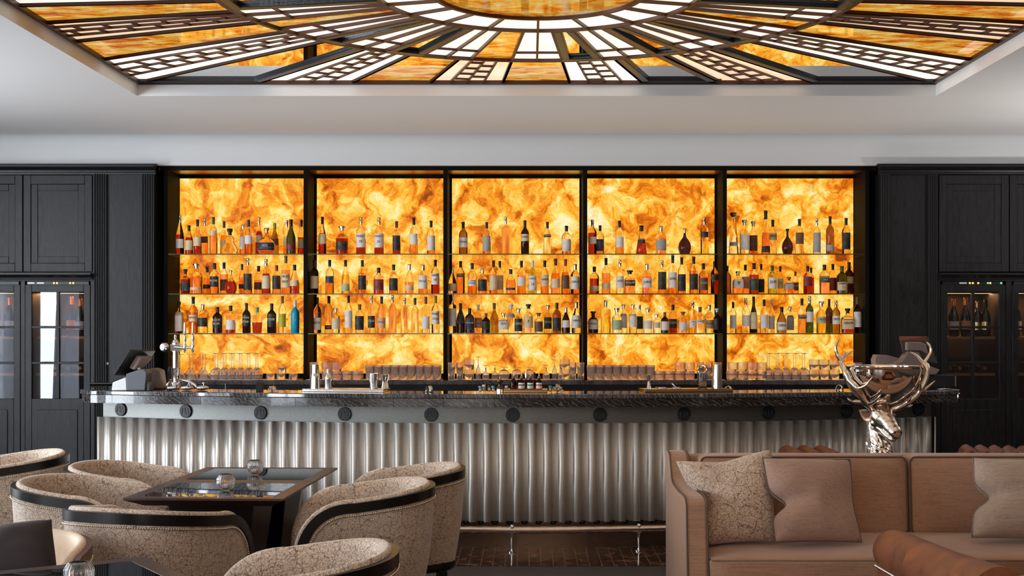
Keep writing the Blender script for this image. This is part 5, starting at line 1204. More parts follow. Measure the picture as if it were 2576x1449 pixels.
def crystals(px, off, n, rr, label, seed):
    r_ = random.Random(seed); t, Y = bthing('glass_bead_stand', px, label, 'ornament', off)
    m = MB()
    for k in range(n):
        a = r_.uniform(0, 6.28); d = rr * sqrt(r_.random()); h = .008 + (rr * 1.2) * (1 - (d / rr) ** 2) * r_.uniform(.5, 1)
        m.sphere((d * cos(a), d * sin(a) * .6, h), .0058, 8, 6)
        m.tube([(0, 0, .002), (d * cos(a) * .9, d * sin(a) * .55, h * .9)], .0012, 5)
    m.sphere((0, 0, .006), .006, 8, 6)
    m.build('glass_beads', M_CLEAR, t)['kind'] = 'stuff'
crystals(1402, .25, 44, .042, 'cluster of clear glass swizzle beads past the blue capped vial', 3)
crystals(684, .25, 26, .032, 'cluster of clear glass beads beside the black menu stand', 5)
# curved napkin rings / peelers catching the light
def arch(px, off, label, k=1.0, z=0, rz=0.6):
    t, Y = bthing('metal_cuff', px, label, 'napkin holder', off, z, rz)
    n = 20; m = MB()
    def fn(u, v):
        a = lerp(-.25, pi + .25, u); r = .030 * k * (1 + .1 * v); return (lerp(-.014, .014, v), r * cos(a) * .8, r * sin(a) + .008)
    m.grid(fn, n, 3); m.build('band', M_STEEL, t, solid=.002); MB().sphere((0, 0, .02 * k), .012, 10, 8, (.7, .7, 1.3)).build('core', M_BLACK, t)
arch(1080, .25, 'curved metal cuff standing alone on the bar in front of the second upright', 1.1)
arch(1832, .27, 'curved metal cuff at the far end of the long bronze tray', .9, 0, 1.1); arch(2112, .25, 'curved metal cuff on the bar behind the stag bowl', .95, 0, .9)
# hawthorne strainers on the bronze tray
for px, lb in ((1665, 'flat coil strainer lying on the long bronze tray beside the jigger'), (1701, 'round strainer with a raised handle on the long bronze tray')):
    t, Y = bthing('strainer', px, lb, 'strainer', .27, TH)
    m = MB(); m.lathe([(.034, 0), (.035, .002), (.034, .006), (.012, .009), (.0005, .009)], 28); m.build('plate', M_STEEL, t)
    m = MB(); m.tube([(.030 * cos(2 * pi * k / 40), .030 * sin(2 * pi * k / 40), .0085 + .002 * (k % 2)) for k in range(40)], .0016, 5, closed=True); m.build('coil', M_STEEL, t)
    m = MB(); m.bar((0, 0, .008), ((-.024, .03, .036) if px > 1680 else (-.04, .03, .011)), .012, .002); m.build('handle', M_STEEL, t)
# mixing glass with a ring lid
t, Y = bthing('mixing_glass', 1767, 'footed mixing glass with a round strainer resting in its mouth', 'mixing glass', .27, TH)
MB().lathe([(.0001, 0), (.033, 0), (.034, .004), (.022, .016), (.022, .019), (.032, .028), (.033, .036), (.0335, .075), (.0325, .082), (.0335, .086), (.033, .098), (.0335, .112), (.031, .1125), (.030, .034), (.024, .027), (.0001, .026)], 30, cap=False).build('glass_body', M_CLEAR, t)
t, Y = bthing('julep_strainer', 1767, 'round ring handled strainer standing in the mixing glass', 'strainer', .27, TH)
m = MB(); m.tube([(.030 * cos(2 * pi * k / 36), 0, .138 + .030 * sin(2 * pi * k / 36)) for k in range(36)], .0065, 8, closed=True); m.build('ring', M_STEEL, t); MB().bar((0, 0, .030), (0, 0, .112), .012, .002).build('handle', M_STEEL, t)
t, Y = lat('cocktail_shaker', 1803.5, [(.0375, 0), (.038, .004), (.033, .10), (.0265, .168), (.024, .170), (.0005, .171)], M_STEEL, 'tall two piece metal shaker on the bronze tray beside the mixing glass', 'shaker', .28)
MB().lathe([(.0385, 0), (.0385, .004), (.034, .085), (.0335, .085)], 28).build('lower_cup', M_STEEL, t)
t, Y = bthing('menu_stand', 653, 'small black menu stand on the bar', 'menu stand', .24); m = MB(); m.prism_x([(-.03, 0), (.035, 0), (.03, .056), (.016, .058)], -.022, .022); m.build('stand', M_BLACK, t, bevel=.002)
t, Y = bthing('bar_spoon_rest', 567, 'thin pale stirrer standing upright on the bar', 'stirrer', .28); MB().lathe([(.004, 0), (.0012, .004), (.0012, .048)], 8).build('rod', M_WHITEPL, t)

# ------------------------------------------------------------------ beer tap
t, Y = bthing('beer_tap', 441, 'chrome beer tower with a round gauge and two tall handles', 'beer tap', .30); k = Y / F
def zz(py): return (984.5 - py) * k
m = MB(); m.lathe([(.034, 0), (.035, .006), (.026, .02), (.026, zz(935)), (.028, zz(934)), (.028, zz(930)), (.024, zz(929)), (.024, zz(890)), (.030, zz(889)), (.030, zz(868)), (.024, zz(866)), (.022, zz(862)), (.008, zz(858)), (.0075, zz(855)), (.010, zz(852)), (.009, zz(848)), (.0005, zz(846))], 28); m.build('column', M_CHROME, t)
MB().box((-.03, -.03, zz(888)), (.045, .03, zz(871))).build('head_block', M_CHROME, t, bevel=.003)
g_ = MB(); g_.lathe([(.030, 0), (.032, .004), (.032, .030), (.028, .034), (.001, .035)], 28); o = g_.build('gauge', M_CHROME, t, (-.062, -.02, zz(878))); o.rotation_euler = (pi / 2 + .0, 0, -.55)
o = MB().lathe([(.024, .0352), (.0238, .037), (.001, .037)], 24).build('dial', M_WHITEPL, o)
MB().tube([(.0, -.02, zz(878)), (.06, -.02, zz(880)), (.145, -.02, zz(880))], [.014, .012, .008], 12).build('cross_arm', M_CHROME, t)
for dx in (467 - 441, 487 - 441):
    X_ = dx * k; tp = MB().lathe([(.004, zz(892)), (.008, zz(888)), (.012, zz(880)), (.013, zz(872)), (.007, zz(868)), (.011, zz(862)), (.011, zz(852)), (.009, zz(848))], 18).build('tap', M_CHROME, t, (X_, -.022, 0))
    MB().lathe([(.006, zz(848)), (.010, zz(844)), (.0085, zz(835)), (.0075, zz(818)), (.0065, zz(816)), (.0005, zz(815.5))], 16).build('handle', M_STEEL, tp)
# coffee-tap like chrome fittings on the tray
t, Y = bthing('drip_tray_fitting', 470, 'polished chrome clamps and rings lying at the foot of the beer tower', 'fitting', .20)
m = MB(); 
for dx, r_ in ((-.13, .022), (-.06, .03), (.02, .026)): m.tube([(dx + r_ * .5 * cos(2 * pi * q / 24), .03 * sin(2 * pi * q / 24), .034 + .026 * cos(2 * pi * q / 24 + .4)) for q in range(24)], .006, 8, closed=True)
m.build('clamp_rings', M_CHROME, t)
for dx in (-.10, .0, .11): MB().sphere((dx, 0, .018), .05, 18, 10, (1, .6, .34)).build('chrome_disc', M_CHROME, t)
MB().tube([(-.03, -.02, .075), (.02, -.02, .066), (.06, -.02, .04), (.075, -.02, .02)], [.004, .010, .011, .008], 12).build('lever', M_CHROME, t)
for dx in (-.10, .02, .12): MB().lathe([(.003, .03), (.003, .048), (.011, .050), (.011, .055), (.001, .056)], 12, (dx, 0, 0)).build('screw_cap', M_CHROME, t)

# ------------------------------------------------------------------ point of sale, near end
def slab_between(c4, th):   # four corners -> slab
    c4 = [Vector(c) for c in c4]; n = (c4[1] - c4[0]).cross(c4[3] - c4[0]).normalized() * th
    return [c4[0], c4[1], c4[2], c4[3], c4[0] + n, c4[1] + n, c4[2] + n, c4[3] + n]
Y0 = by(335, .16); T0 = Vector((PX(335, Y0), Y0, BZ))
t = thing('till_screen', 'tilted black touch screen till, seen from behind, at the end of the bar', 'till', T0)
def rel(px, py, dy, T=T0, Yb=Y0): return P(px, py, Yb + dy) - T
t0 = T0
a, b_, c_, d_ = rel(283, 942, -.14), rel(345, 946, .04), rel(389, 880, .10), rel(325, 879, -.10)
MB().hexa(slab_between([a, b_, c_, d_], .018)).build('screen', M_BLACK, t, bevel=.004)
m = MB(); m.hexa(slab_between([rel(322, 926, -.07), rel(343, 926, .0), rel(374, 893, .05), rel(341, 893, -.04)], .06)); m.build('rear_housing', M_GREYPL2, t, bevel=.014, seg=4)
m = MB(); m.hexa([rel(335, 927, .0), rel(364, 927, .0), rel(364, 927, .1), rel(335, 927, .1), rel(333, 915, .0), rel(360, 912, .0), rel(360, 912, .07), rel(333, 915, .07)]); m.build('neck', M_GREYPL2, t, bevel=.006)
m = MB(); m.prism_y([(rel(336, 984, .1).x, .0), (rel(408, 984, .1).x, 0), (rel(402, 934, .1).x, .135), (rel(384, 927, .1).x, .155), (rel(345, 938, .1).x, .12)], .10, .24); m.build('stand', M_GREYPL2, t, bevel=.01, seg=3)
t = thing('receipt_printer', 'small grey receipt printer with a white paper tray beside the till', 'printer', (PX(343, Y0 - .06), Y0 - .06, BZ)); Tp = Vector(t.location)
def rp(px, py): v = P(px, py, Y0 - .06) - Tp; return (v.x, max(v.z, 0))
m = MB(); m.prism_y([rp(324, 990), rp(370, 990), rp(373, 950), rp(374, 938), rp(368, 929), rp(358, 928), rp(322, 940)], -.05, .09); m.build('body', M_GREYPL, t, bevel=.006, seg=3)
m = MB(); m.prism_y([rp(286, 990), rp(324, 990), rp(322, 948), rp(288, 962)], -.048, .07); m.build('paper_tray', M_WHITEPL, t, bevel=.005)
m = MB(); m.prism_y([rp(370, 990), rp(379, 990), rp(379, 968), rp(372, 960)], -.03, .08); m.build('side_cover', M_GREYPL, t, bevel=.003)
MB().lathe([(.012, rp(0, 929)[1]), (.012, rp(0, 925)[1])], 16, (rp(349, 0)[0], 0, 0)).build('button', M_WHITEPL, t)
t = thing('card_terminal', 'black hand held card terminal propped behind the till', 'card terminal', (PX(420, 9.75), 9.75, BZ))
MB().hexa(slab_between([(-.022, 0, 0), (.012, 0, 0), (.034, .03, .155), (.006, .03, .160)], .02)).build('handset', M_BLACK, t, bevel=.008, seg=3)
# the far till with its cash drawer
Y1 = by(2330, .22); T1 = Vector((PX(2310, Y1), Y1, BZ))
def r1(px, py, dy): return P(px, py, Y1 + dy) - T1
t = thing('cash_drawer', 'flat black cash drawer on short feet at the far end of the bar', 'cash drawer', T1)
m = MB(); a = r1(2290, 973, 0); b_ = r1(2404, 944, 0); m.box((a.x, 0, a.z), (b_.x, .26, b_.z)); m.build('drawer_box', M_BLACK, t, bevel=.003)
m = MB(); m.box((r1(2402, 0, 0).x, -.004, a.z + .003), (r1(2405, 0, 0).x, 0, b_.z - .003)); m.build('edge_trim', M_STEEL, t)
for px in (2300, 2381): MB().lathe([(.009, 0), (.009, a.z)], 12, (r1(px, 0, 0).x, .03, 0)).build('foot', M_BLACK, t)
T1b = T1 + Vector((0, 0, b_.z + .0004))
t = thing('till_screen', 'black till with a wide grey curved stand above the cash drawer', 'till', T1b)
def r2(px, py, dy): return P(px, py, Y1 + dy) - T1b
m = MB(); m.hexa(slab_between([r2(2274, 902, .06), r2(2361, 916, .0), r2(2334, 847, .02), r2(2262, 849, .08)], .016)); m.build('screen', M_BLACK, t, bevel=.004)
m = MB(); m.hexa(slab_between([r2(2262, 857, .055), r2(2334, 857, -.005), r2(2331, 846, -.005), r2(2262, 846, .055)], -.012)); m.build('top_edge', pbr('till_bronze_edge', lin((96, 46, 22)), .35, .4), t)
m = MB(); m.prism_y([(r2(2276, 882, 0).x, r2(0, 882, 0).z), (r2(2312, 882, 0).x, r2(0, 882, 0).z), (r2(2331, 896, 0).x, r2(0, 892, 0).z), (r2(2326, 868, 0).x, r2(0, 866, 0).z), (r2(2312, 860, 0).x, r2(0, 860, 0).z), (r2(2276, 860, 0).x, r2(0, 860, 0).z)], -.05, .0); m.build('rear_housing', M_GREYPL2, t, bevel=.008, seg=3)
pr = [(2284, 884), (2310, 884), (2322, 915), (2362, 930), (2352, 942), (2300, 943), (2232, 936), (2240, 918), (2266, 908)]
m = MB(); m.prism_y([(r2(x, y, 0).x, max(0, r2(x, y, 0).z)) for x, y in pr], -.03, .10); m.build('stand', M_GREYPL2, t, bevel=.006, seg=3)
t = thing('receipt_printer', 'brown grey receipt printer with a sloping nose behind the far till', 'printer', (PX(2240, 9.86), 9.86, BZ)); Tq = Vector(t.location)
def r3(px, py): v = P(px, py, 9.86) - Tq; return (v.x, max(0, v.z))
m = MB(); m.prism_y([r3(2202, 990), r3(2275, 990), r3(2274, 905), r3(2232, 893), r3(2206, 892), r3(2200, 906), r3(2202, 918)], 0, .12); m.build('body', M_GREYPL2, t, bevel=.006, seg=3)
tag(MB().grid(lambda u, v: (PX(2372, 9.5) + lerp(-.03, .11, u), 9.45 + .1 * v, BZ + .003 + .004 * sin(u * 5)), 8, 3).build('paper_slip', M_WHITEPL, solid=.0008), 'white paper slips lying under the far end of the cash drawer', 'paper')

# ================================================================== tub chairs
def cat(points, closed=False): return points
def tub_chair(x, y, ang, label, fabric=None, fabric_in=None, rim=None, group='crackle patterned tub chairs', zoff=0, seat=None, hback=.775, harm=.725):
    """faces +x at ang = 0"""
    fabric = fabric or M_CRACK; fabric_in = fabric_in or M_CRACK_IN; rim = rim or M_LACQ; seat = seat or M_SEATL
    t = thing('tub_chair', label, 'chair', (x, y, zoff), ang, group)
    b, xb, xf, x0 = .332, -.34, .325, .06
    zlow, zbot = .47, .272
    # plan curve from the front tip of one arm round the back to the other
    def plan(s):   # s in [-1, 1]
        a = abs(s); sg = 1 if s > 0 else -1
        if a > .52:
            q = (a - .52) / .48; return (lerp(-.02, xf, q), sg * (b - .022 * q * q))
        th = a / .52 * pi / 2; n = 2.35
        ct, st = cos(th), sin(th)
        return (-.02 - (abs(xb) - .02) * (ct ** (2 / n)), sg * b * (st ** (2 / n)))
    def hgt(px_):
        base = lerp(hback, harm, max(0, min(1, (px_ - xb) / (x0 - xb))))
        if px_ <= x0: return base
        q = (px_ - x0) / (xf - x0); q = min(q, 1.0)
        return zlow + (harm - zlow) * sqrt(max(0, 1 - q ** 2.3))
    S = []
    n1 = 26; 
    for k in range(-60, 61): S.append(k / 60)
    # denser near the tips
    tips = [1 - .0017, 1 - .006, 1 - .012]
    S = sorted(set(S + tips + [-q for q in tips]))
    pts = [plan(s) for s in S]
    cx_ = sum(p[0] for p in pts) / len(pts)
    def inward(i):
        p0 = pts[max(0, i - 1)]; p1 = pts[min(len(pts) - 1, i + 1)]; tx, ty = p1[0] - p0[0], p1[1] - p0[1]; L_ = math.hypot(tx, ty) or 1
        nx, ny = ty / L_, -tx / L_      # one of the normals
        if nx * (0 - p0[0]) + ny * (0 - p0[1]) < 0: nx, ny = -nx, -ny
        return Vector((nx, ny, 0))
    R = [Vector((p[0], p[1], hgt(p[0]))) for p in pts]
    tipL, tipR = R[0].copy(), R[-1].copy(); tipL.z = tipR.z = zbot
    Rf = [tipL, tipL.lerp(R[0], .5)] + R + [R[-1].lerp(tipR, .5), tipR]
    inn = [inward(0)] * 2 + [inward(i) for i in range(len(R))] + [inward(len(R) - 1)] * 2
    nn = len(Rf)
    def frame(i):
        T = (Rf[min(i + 1, nn - 1)] - Rf[max(i - 1, 0)]).normalized(); Nn = inn[i] - T * inn[i].dot(T); Nn.normalize()
        Bv = T.cross(Nn).normalized()
        ref = Vector((0, 0, -1)) if 3 < i < nn - 4 else Vector((-1, 0, 0))
        if Bv.dot(Vector((-.3, 0, -1)) if True else ref) < 0: Bv = -Bv
        return Nn, Bv
    FR = [frame(i) for i in range(nn)]
    # outer shell (tapers towards the base)
    vs = []; fs = []; m_ = 7
    for i in range(2, nn - 2):
        r = Rf[i]; Nn, Bv = FR[i]; top = r + Bv * .03
        base = Vector((r.x * .86 + .005, r.y * .84, zbot))
        for j in range(m_):
            q = j / (m_ - 1); pt = base.lerp(Vector((top.x, top.y, top.z)), q); bulge = .012 * sin(pi * q)
            vs.append(pt - inn[i] * bulge)
    K = nn - 4
    for i in range(K - 1):
        for j in range(m_ - 1): fs.append((i * m_ + j, (i + 1) * m_ + j, (i + 1) * m_ + j + 1, i * m_ + j + 1))
    MB().add(vs, fs).build('outer_upholstery', fabric, t, smooth=60)
    # dark wood rim
    vs = []; fs = []
    cs = [(-.006, -.002), (-.006, .040), (.004, .046), (.024, .046), (.026, -.002)]; c_n = len(cs)
    for i in range(nn):
        Nn, Bv = FR[i]
        for a, q in cs: vs.append(Rf[i] + Nn * a + Bv * q)
    for i in range(nn - 1):
        for j in range(c_n): fs.append((i * c_n + j, i * c_n + (j + 1) % c_n, (i + 1) * c_n + (j + 1) % c_n, (i + 1) * c_n + j))
    fs += [tuple(range(c_n)), tuple(reversed(range((nn - 1) * c_n, nn * c_n)))]
    MB().add(vs, fs).build('rim', rim, t, smooth=50)
    # inner padding
    cs = [(.018, .004), (.020, -.010), (.030, -.017), (.044, -.014), (.054, .002), (.060, .05), (.064, .12)]; vs = []; fs = []; c_n = len(cs) + 1
    for i in range(nn):
        Nn, Bv = FR[i]
        for a, q in cs: vs.append(Rf[i] + Nn * a + Bv * q)
        r = Rf[i]; e = r + inn[i] * .085; vs.append(Vector((e.x if r.x < .1 else min(e.x, r.x), e.y, min(.40, r.z))))
    for i in range(nn - 1):
        for j in range(c_n - 1): fs.append((i * c_n + j, i * c_n + j + 1, (i + 1) * c_n + j + 1, (i + 1) * c_n + j))
    MB().add(vs, fs).build('inner_upholstery', fabric_in, t, smooth=60)
    # row of nail heads under the rim
    m = MB(); L_ = 0; nxt = 0
    for i in range(2, nn - 3):
        p0, p1 = Rf[i] + FR[i][1] * .054 - FR[i][0] * .0045, Rf[i + 1] + FR[i + 1][1] * .054 - FR[i + 1][0] * .0045
        d = (p1 - p0).length
        while nxt <= L_ + d and d > 0:
            q = p0.lerp(p1, (nxt - L_) / d); m.sphere(q, .0042, 6, 4); nxt += .0102
        L_ += d
    m.build('nail_trim', M_BRASS, t, smooth=80)
    # seat, base band, legs
    m = MB()
    def sq(r_x, r_y, z, k, n=32, e=3.2, cx0=.0):
        out = []
        for q in range(n):
            a = 2 * pi * q / n; c_, s_ = cos(a), sin(a); d = (abs(c_) ** e + abs(s_) ** e) ** (1 / e); out.append((cx0 + r_x * c_ / d, r_y * s_ / d, z))
        return out
    rings = [sq(.27, .25, .36, 0, cx0=.06), sq(.285, .262, .385, 0, cx0=.07), sq(.285, .262, .435, 0, cx0=.07), sq(.26, .24, .458, 0, cx0=.06), sq(.15, .14, .468, 0, cx0=.05)]
    vs = [v for r_ in rings for v in r_]; fs = []; n = 32
    for i in range(len(rings) - 1):
        for q in range(n): fs.append((i * n + q, i * n + (q + 1) % n, (i + 1) * n + (q + 1) % n, (i + 1) * n + q))
    fs += [tuple(reversed(range(n))), tuple(range((len(rings) - 1) * n, len(rings) * n))]
    m.add(vs, fs); m.build('seat', seat, t, smooth=60)
    m = MB(); r0 = sq(.288, .284, .250, 0, e=2.6); r1_ = sq(.294, .290, .274, 0, e=2.6); r2_ = sq(.27, .25, .37, 0, e=2.8, cx0=.03)
    vs = r0 + r1_ + r2_; fs = [(i * n + q, i * n + (q + 1) % n, (i + 1) * n + (q + 1) % n, (i + 1) * n + q) for i in range(2) for q in range(n)] + [tuple(reversed(range(n))), tuple(range(2 * n, 3 * n))]
    m.add(vs, fs); m.build('base', M_LACQ, t, smooth=50)
    for sx in (-1, 1):
        for sy in (-1, 1):
            m = MB(); x_, y_ = sx * .215, sy * .215; m.hexa([(x_ - .014, y_ - .014, 0), (x_ + .014, y_ - .014, 0), (x_ + .014, y_ + .014, 0), (x_ - .014, y_ + .014, 0), (x_ - .024, y_ - .024, .252), (x_ + .024, y_ - .024, .252), (x_ + .024, y_ + .024, .252), (x_ - .024, y_ + .024, .252)])
            m.build('leg', M_LACQ, t, bevel=.002)
    return t
A = radians
tub_chair(-.69, 7.08, A(186), 'crackle patterned tub chair right of the far table, its base and leg visible')
tub_chair(-.80, 6.32, A(191), 'crackle patterned tub chair right of the near table, nail trimmed arm in front')
tub_chair(-2.17, 7.18, A(-6), 'crackle patterned tub chair on the left of the far table')
tub_chair(-2.17, 6.47, A(-9), 'crackle patterned tub chair on the left of the near table, pale lit outside')
tub_chair(-1.63, 5.66, A(71), 'crackle patterned tub chair at the head of the near table, seen squarely from behind')
tub_chair(-.785, 4.42, A(185), 'crackle patterned tub chair nearest the camera at the bottom edge, brightly lit inside')
tub_chair(-3.10, 7.80, A(206), 'crackle patterned tub chair at the left edge, white lit inside, away from the tables')
tub_chair(-2.02, 4.98, A(-82), 'tub chair with plain cream lining and brown wooden rim beside the corner table', M_CREAM, M_CREAM, M_WALNUT, 'cream lined tub chair', hback=.705, harm=.675, seat=M_CREAM)

# ------------------------------------------------------------------ tables
def table(x, y, sx, sy, rz, label, ped=True, z=.725):
    t = thing('pedestal_table', label, 'table', (x, y, 0), rz, 'black tables with glass inlaid tops')
    hx, hy, w_ = sx / 2, sy / 2, .065; m = MB()
    o_ = [(-hx, -hy), (hx, -hy), (hx, hy), (-hx, hy)]; i_ = [(-hx + w_, -hy + w_), (hx - w_, -hy + w_), (hx - w_, hy - w_), (-hx + w_, hy - w_)]
    u_ = [(-hx + .075, -hy + .075), (hx - .075, -hy + .075), (hx - .075, hy - .075), (-hx + .075, hy - .075)]
    vs = [(a, b, z) for a, b in o_] + [(a, b, z) for a, b in i_] + [(a, b, z - .010) for a, b in o_] + [(a, b, z - .045) for a, b in u_] + [(a, b, z - .004) for a, b in i_]
    fs = []
    for k in range(4):
        j = (k + 1) % 4; fs += [(k, j, 4 + j, 4 + k), (8 + k, 8 + j, j, k), (12 + k, 12 + j, 8 + j, 8 + k), (4 + k, 4 + j, 16 + j, 16 + k)]
    fs += [(15, 14, 13, 12), (16, 17, 18, 19)]
    m.add(vs, fs); m.build('tabletop_frame', M_TABLEW, t, smooth=0)
    MB().box((i_[0][0], i_[0][1], z - .004), (i_[2][0], i_[2][1], z - .0005)).build('glass_inlay', M_TABLEG, t, smooth=0)
    m = MB(); a, b = .13, .21
    m.hexa([(-a, -a, .03), (a, -a, .03), (a, a, .03), (-a, a, .03), (-b, -b, z - .045), (b, -b, z - .045), (b, b, z - .045), (-b, b, z - .045)]); m.build('pedestal', M_LACQ, t, bevel=.006)
    MB().box((-.24, -.24, 0), (.24, .24, .032)).build('foot_plate', M_LACQ, t, bevel=.006)
    return t
yaw = A(-2.4)
# the two tables stand edge to edge
ca, sa = cos(yaw), sin(yaw)
table(-1.523, 6.52, .76, .685, yaw, 'near one of two black tables pushed together, its rim brown')
table(-1.494, 7.21, .76, .685, yaw, 'far one of two black tables pushed together, nearest the bar')
c0 = Vector((-1.352, 4.61)); d1 = Vector((cos(A(214)), sin(A(214)))); d2 = Vector((cos(A(304)), sin(A(304))))
cc = c0 + d1 * .40 + d2 * .40
table(cc.x, cc.y, .80, .80, A(34), 'black glass topped table whose corner shows at the bottom left')
def candle(x, y, z, label):
    t = thing('candle_holder', label, 'candle holder', (x, y, z), 0, 'ribbed glass candle holders')
    pr = [(.0001, 0), (.016, 0), (.018, .002), (.024, .005), (.038, .016), (.0475, .038), (.0465, .058), (.036, .075), (.028, .080), (.0255, .079), (.031, .073), (.0405, .057), (.0415, .040), (.031, .020), (.014, .010), (.0001, .009)]
    MB().lathe(pr, 84, cap=False, flute=(21, .085)).build('glass_globe', M_CLEAR, t, smooth=60)
    MB().lathe([(.0001, .0105), (.015, .0115), (.0185, .026), (.0001, .027)], 20, cap=False).build('tea_light', M_WHITEPL, t)
    return t
zt = .7252
candle(PX(568, 6.49), 6.49, zt, 'ribbed round glass candle holder on the near table')
candle(PX(641, 7.18), 7.18, zt, 'ribbed round glass candle holder on the far table')
candle(PX(199, 4.06), 4.06, zt, 'ribbed round glass candle holder cut by the bottom edge, on the corner table')

# bodies for the added ceiling uplights, all beyond the picture's edges
for i, (lx_, ly_, lz_, lp_, lc_) in enumerate(ADDED_UPLIGHTS):
    t = thing('added_uplight', 'added unseen uplighter for the ceiling, standing %s' % ['by the side wall beyond the sofa', 'behind the camera by the armchairs', 'behind the camera near the front window', 'by the side wall near the camera'][i], 'floor lamp', (lx_, ly_, 0))
    MB().lathe([(.14, 0), (.14, .02), (.012, .03)], 24).build('base', M_LACQ, t); MB().lathe([(.011, .03), (.011, lz_ - .10)], 12).build('pole', M_LACQ, t)
    MB().lathe([(.012, lz_ - .11), (.12, lz_ - .07), (.20, lz_ + .03), (.19, lz_ + .03), (.115, lz_ - .06), (.0005, lz_ - .09)], 28, cap=False).build('lamp_shade', M_LACQ, t)

# ================================================================== sofa and its pillows
def soft_box(m, lo, hi, r, puff=(0, 0, 0), n=10, slope=None):
    """cushion: a rounded box, bulging by puff"""
    lo = Vector(lo); hi = Vector(hi); c = (lo + hi) / 2; h = (hi - lo) / 2
    def face(ax, sg):
        a1, a2 = (ax + 1) % 3, (ax + 2) % 3
        def fn(u, v):
            p = [0, 0, 0]; p[ax] = sg; p[a1] = 2 * u - 1; p[a2] = (2 * v - 1)
            q = Vector((p[0] * h.x, p[1] * h.y, p[2] * h.z))
            core = Vector([max(-h[k] + r, min(h[k] - r, q[k])) for k in range(3)]); d = q - core
            if d.length > 1e-9: d = d.normalized() * r
            q = core + d
            for k in range(3):
                o1, o2 = (k + 1) % 3, (k + 2) % 3
                q[k] += puff[k] * (q[k] / h[k]) * (1 - (q[o1] / h[o1]) ** 2) * (1 - (q[o2] / h[o2]) ** 2)
            if slope: q.y += slope * q.z
            return c + q
        m.grid(fn, n, n)
    for ax in range(3):
        for sg in (-1, 1): face(ax, sg)
    return m
def weld(o, d=.0004):
    bm = bmesh.new(); bm.from_mesh(o.data); bmesh.ops.remove_doubles(bm, verts=bm.verts, dist=d); bmesh.ops.recalc_face_normals(bm, faces=bm.faces); bm.to_mesh(o.data); bm.free()
    o.data.polygons.foreach_set('use_smooth', [True] * len(o.data.polygons)); return o
SX0, SX1 = .735, 3.22
sofa = thing('sofa', 'long brown linen sofa with loose cushions and dark piping, facing the camera side', 'sofa', ((SX0 + SX1) / 2, 6.6, 0)); so = Vector(sofa.location)
def sbox(name, lo, hi, r, mat, puff=(0, 0, 0), n=14, slope=None):
    m = MB(); soft_box(m, Vector(lo) - so, Vector(hi) - so, r, puff, n, slope); return weld(m.build(name, mat, sofa, smooth=0, recalc=False))
xi0, xi1 = SX0 + .105, SX1 - .105; xm = PX(2288, 6.8)
sbox('base', (SX0 + .02, 6.16, .10), (SX1 - .02, 7.06, .30), .02, M_SOFA)
sbox('back_frame', (SX0 + .05, 6.93, .28), (SX1 - .05, 7.08, .855), .03, M_SOFA, slope=.06)
sc_ = sbox('seat_cushion', (xi0, 6.09, .29), (xi1, 6.90, .462), .028, M_SOFA, (0, .0, .018), 26)
b1 = sbox('back_cushion', (xi0 + .045, 6.80, .44), (xm - .003, 6.965, .862), .035, M_SOFA, (0, .03, .006), 18, .10)
b2 = sbox('back_cushion', (xm + .003, 6.80, .44), (xi1, 6.965, .862), .035, M_SOFA, (0, .03, .006), 18, .10)
def piping(name, pts, parent, r=.0042, mat=M_PIPE, closed=False):
    return MB().tube([Vector(p) - so for p in pts], r, 7, closed=closed).build(name, mat, parent, smooth=80)
def rrect(x0, x1, z0, z1, yf, r=.03, n=6):
    pts = []
    for cx_, cz_, a0 in ((x1 - r, z1 - r, 0), (x0 + r, z1 - r, 90), (x0 + r, z0 + r, 180), (x1 - r, z0 + r, 270)):
        for k in range(n + 1): a = radians(a0 + 90 * k / n); pts.append((cx_ + r * cos(a), yf(cz_ + r * sin(a)), cz_ + r * sin(a)))
    return pts
yf = lambda z: 6.80 + .008 + .10 * (z - .651) - .0
piping('piping', rrect(xi0 + .053, xm - .010, .46, .856, yf), b1, closed=True); piping('piping', rrect(xm + .010, xi1 - .008, .46, .856, yf), b2, closed=True)
piping('piping', [(lerp(xi0 + .01, xi1 - .01, k / 40), 6.095 - .001, .448 + .0) for k in range(41)], sc_, mat=pbr('light_piping', lin((132, 108, 94)), .6)); 
piping('piping', [(xi0 + .004, lerp(6.11, 6.85, k / 10), .448) for k in range(11)], sc_)
# arms: a slab whose front edge sweeps forward towards the floor, rising to a wing at the back
def arm(x0, x1, name, inner):
    prof = [(7.06, .10), (7.08, .87), (6.98, .875), (6.90, .86), (6.84, .80), (6.80, .745), (6.72, .728), (6.50, .722), (6.28, .728), (6.20, .722), (6.165, .70), (6.15, .62), (6.13, .45), (6.09, .25), (6.08, .10)]
    m = MB(); m.prism_x([(y - so.y, z - so.z) for y, z in reversed(prof)], x0 - so.x, x1 - so.x)
    o = m.build(name, M_SOFA, sofa, bevel=.018, seg=4, smooth=50)
    for xx in (x0 + .004, x1 - .004): piping('piping', [(xx, y - .004, z + .001) for y, z in prof[2:]], o)
    return o
arm(SX0, SX0 + .105, 'arm', 1); arm(SX1 - .105, SX1, 'arm', 0)
for xx in (SX0 + .09, SX1 - .09):
    for yy in (6.2, 7.0): MB().box((xx - so.x - .025, yy - so.y - .025, 0), (xx - so.x + .025, yy - so.y + .025, .10)).build('leg', M_LACQ, sofa)
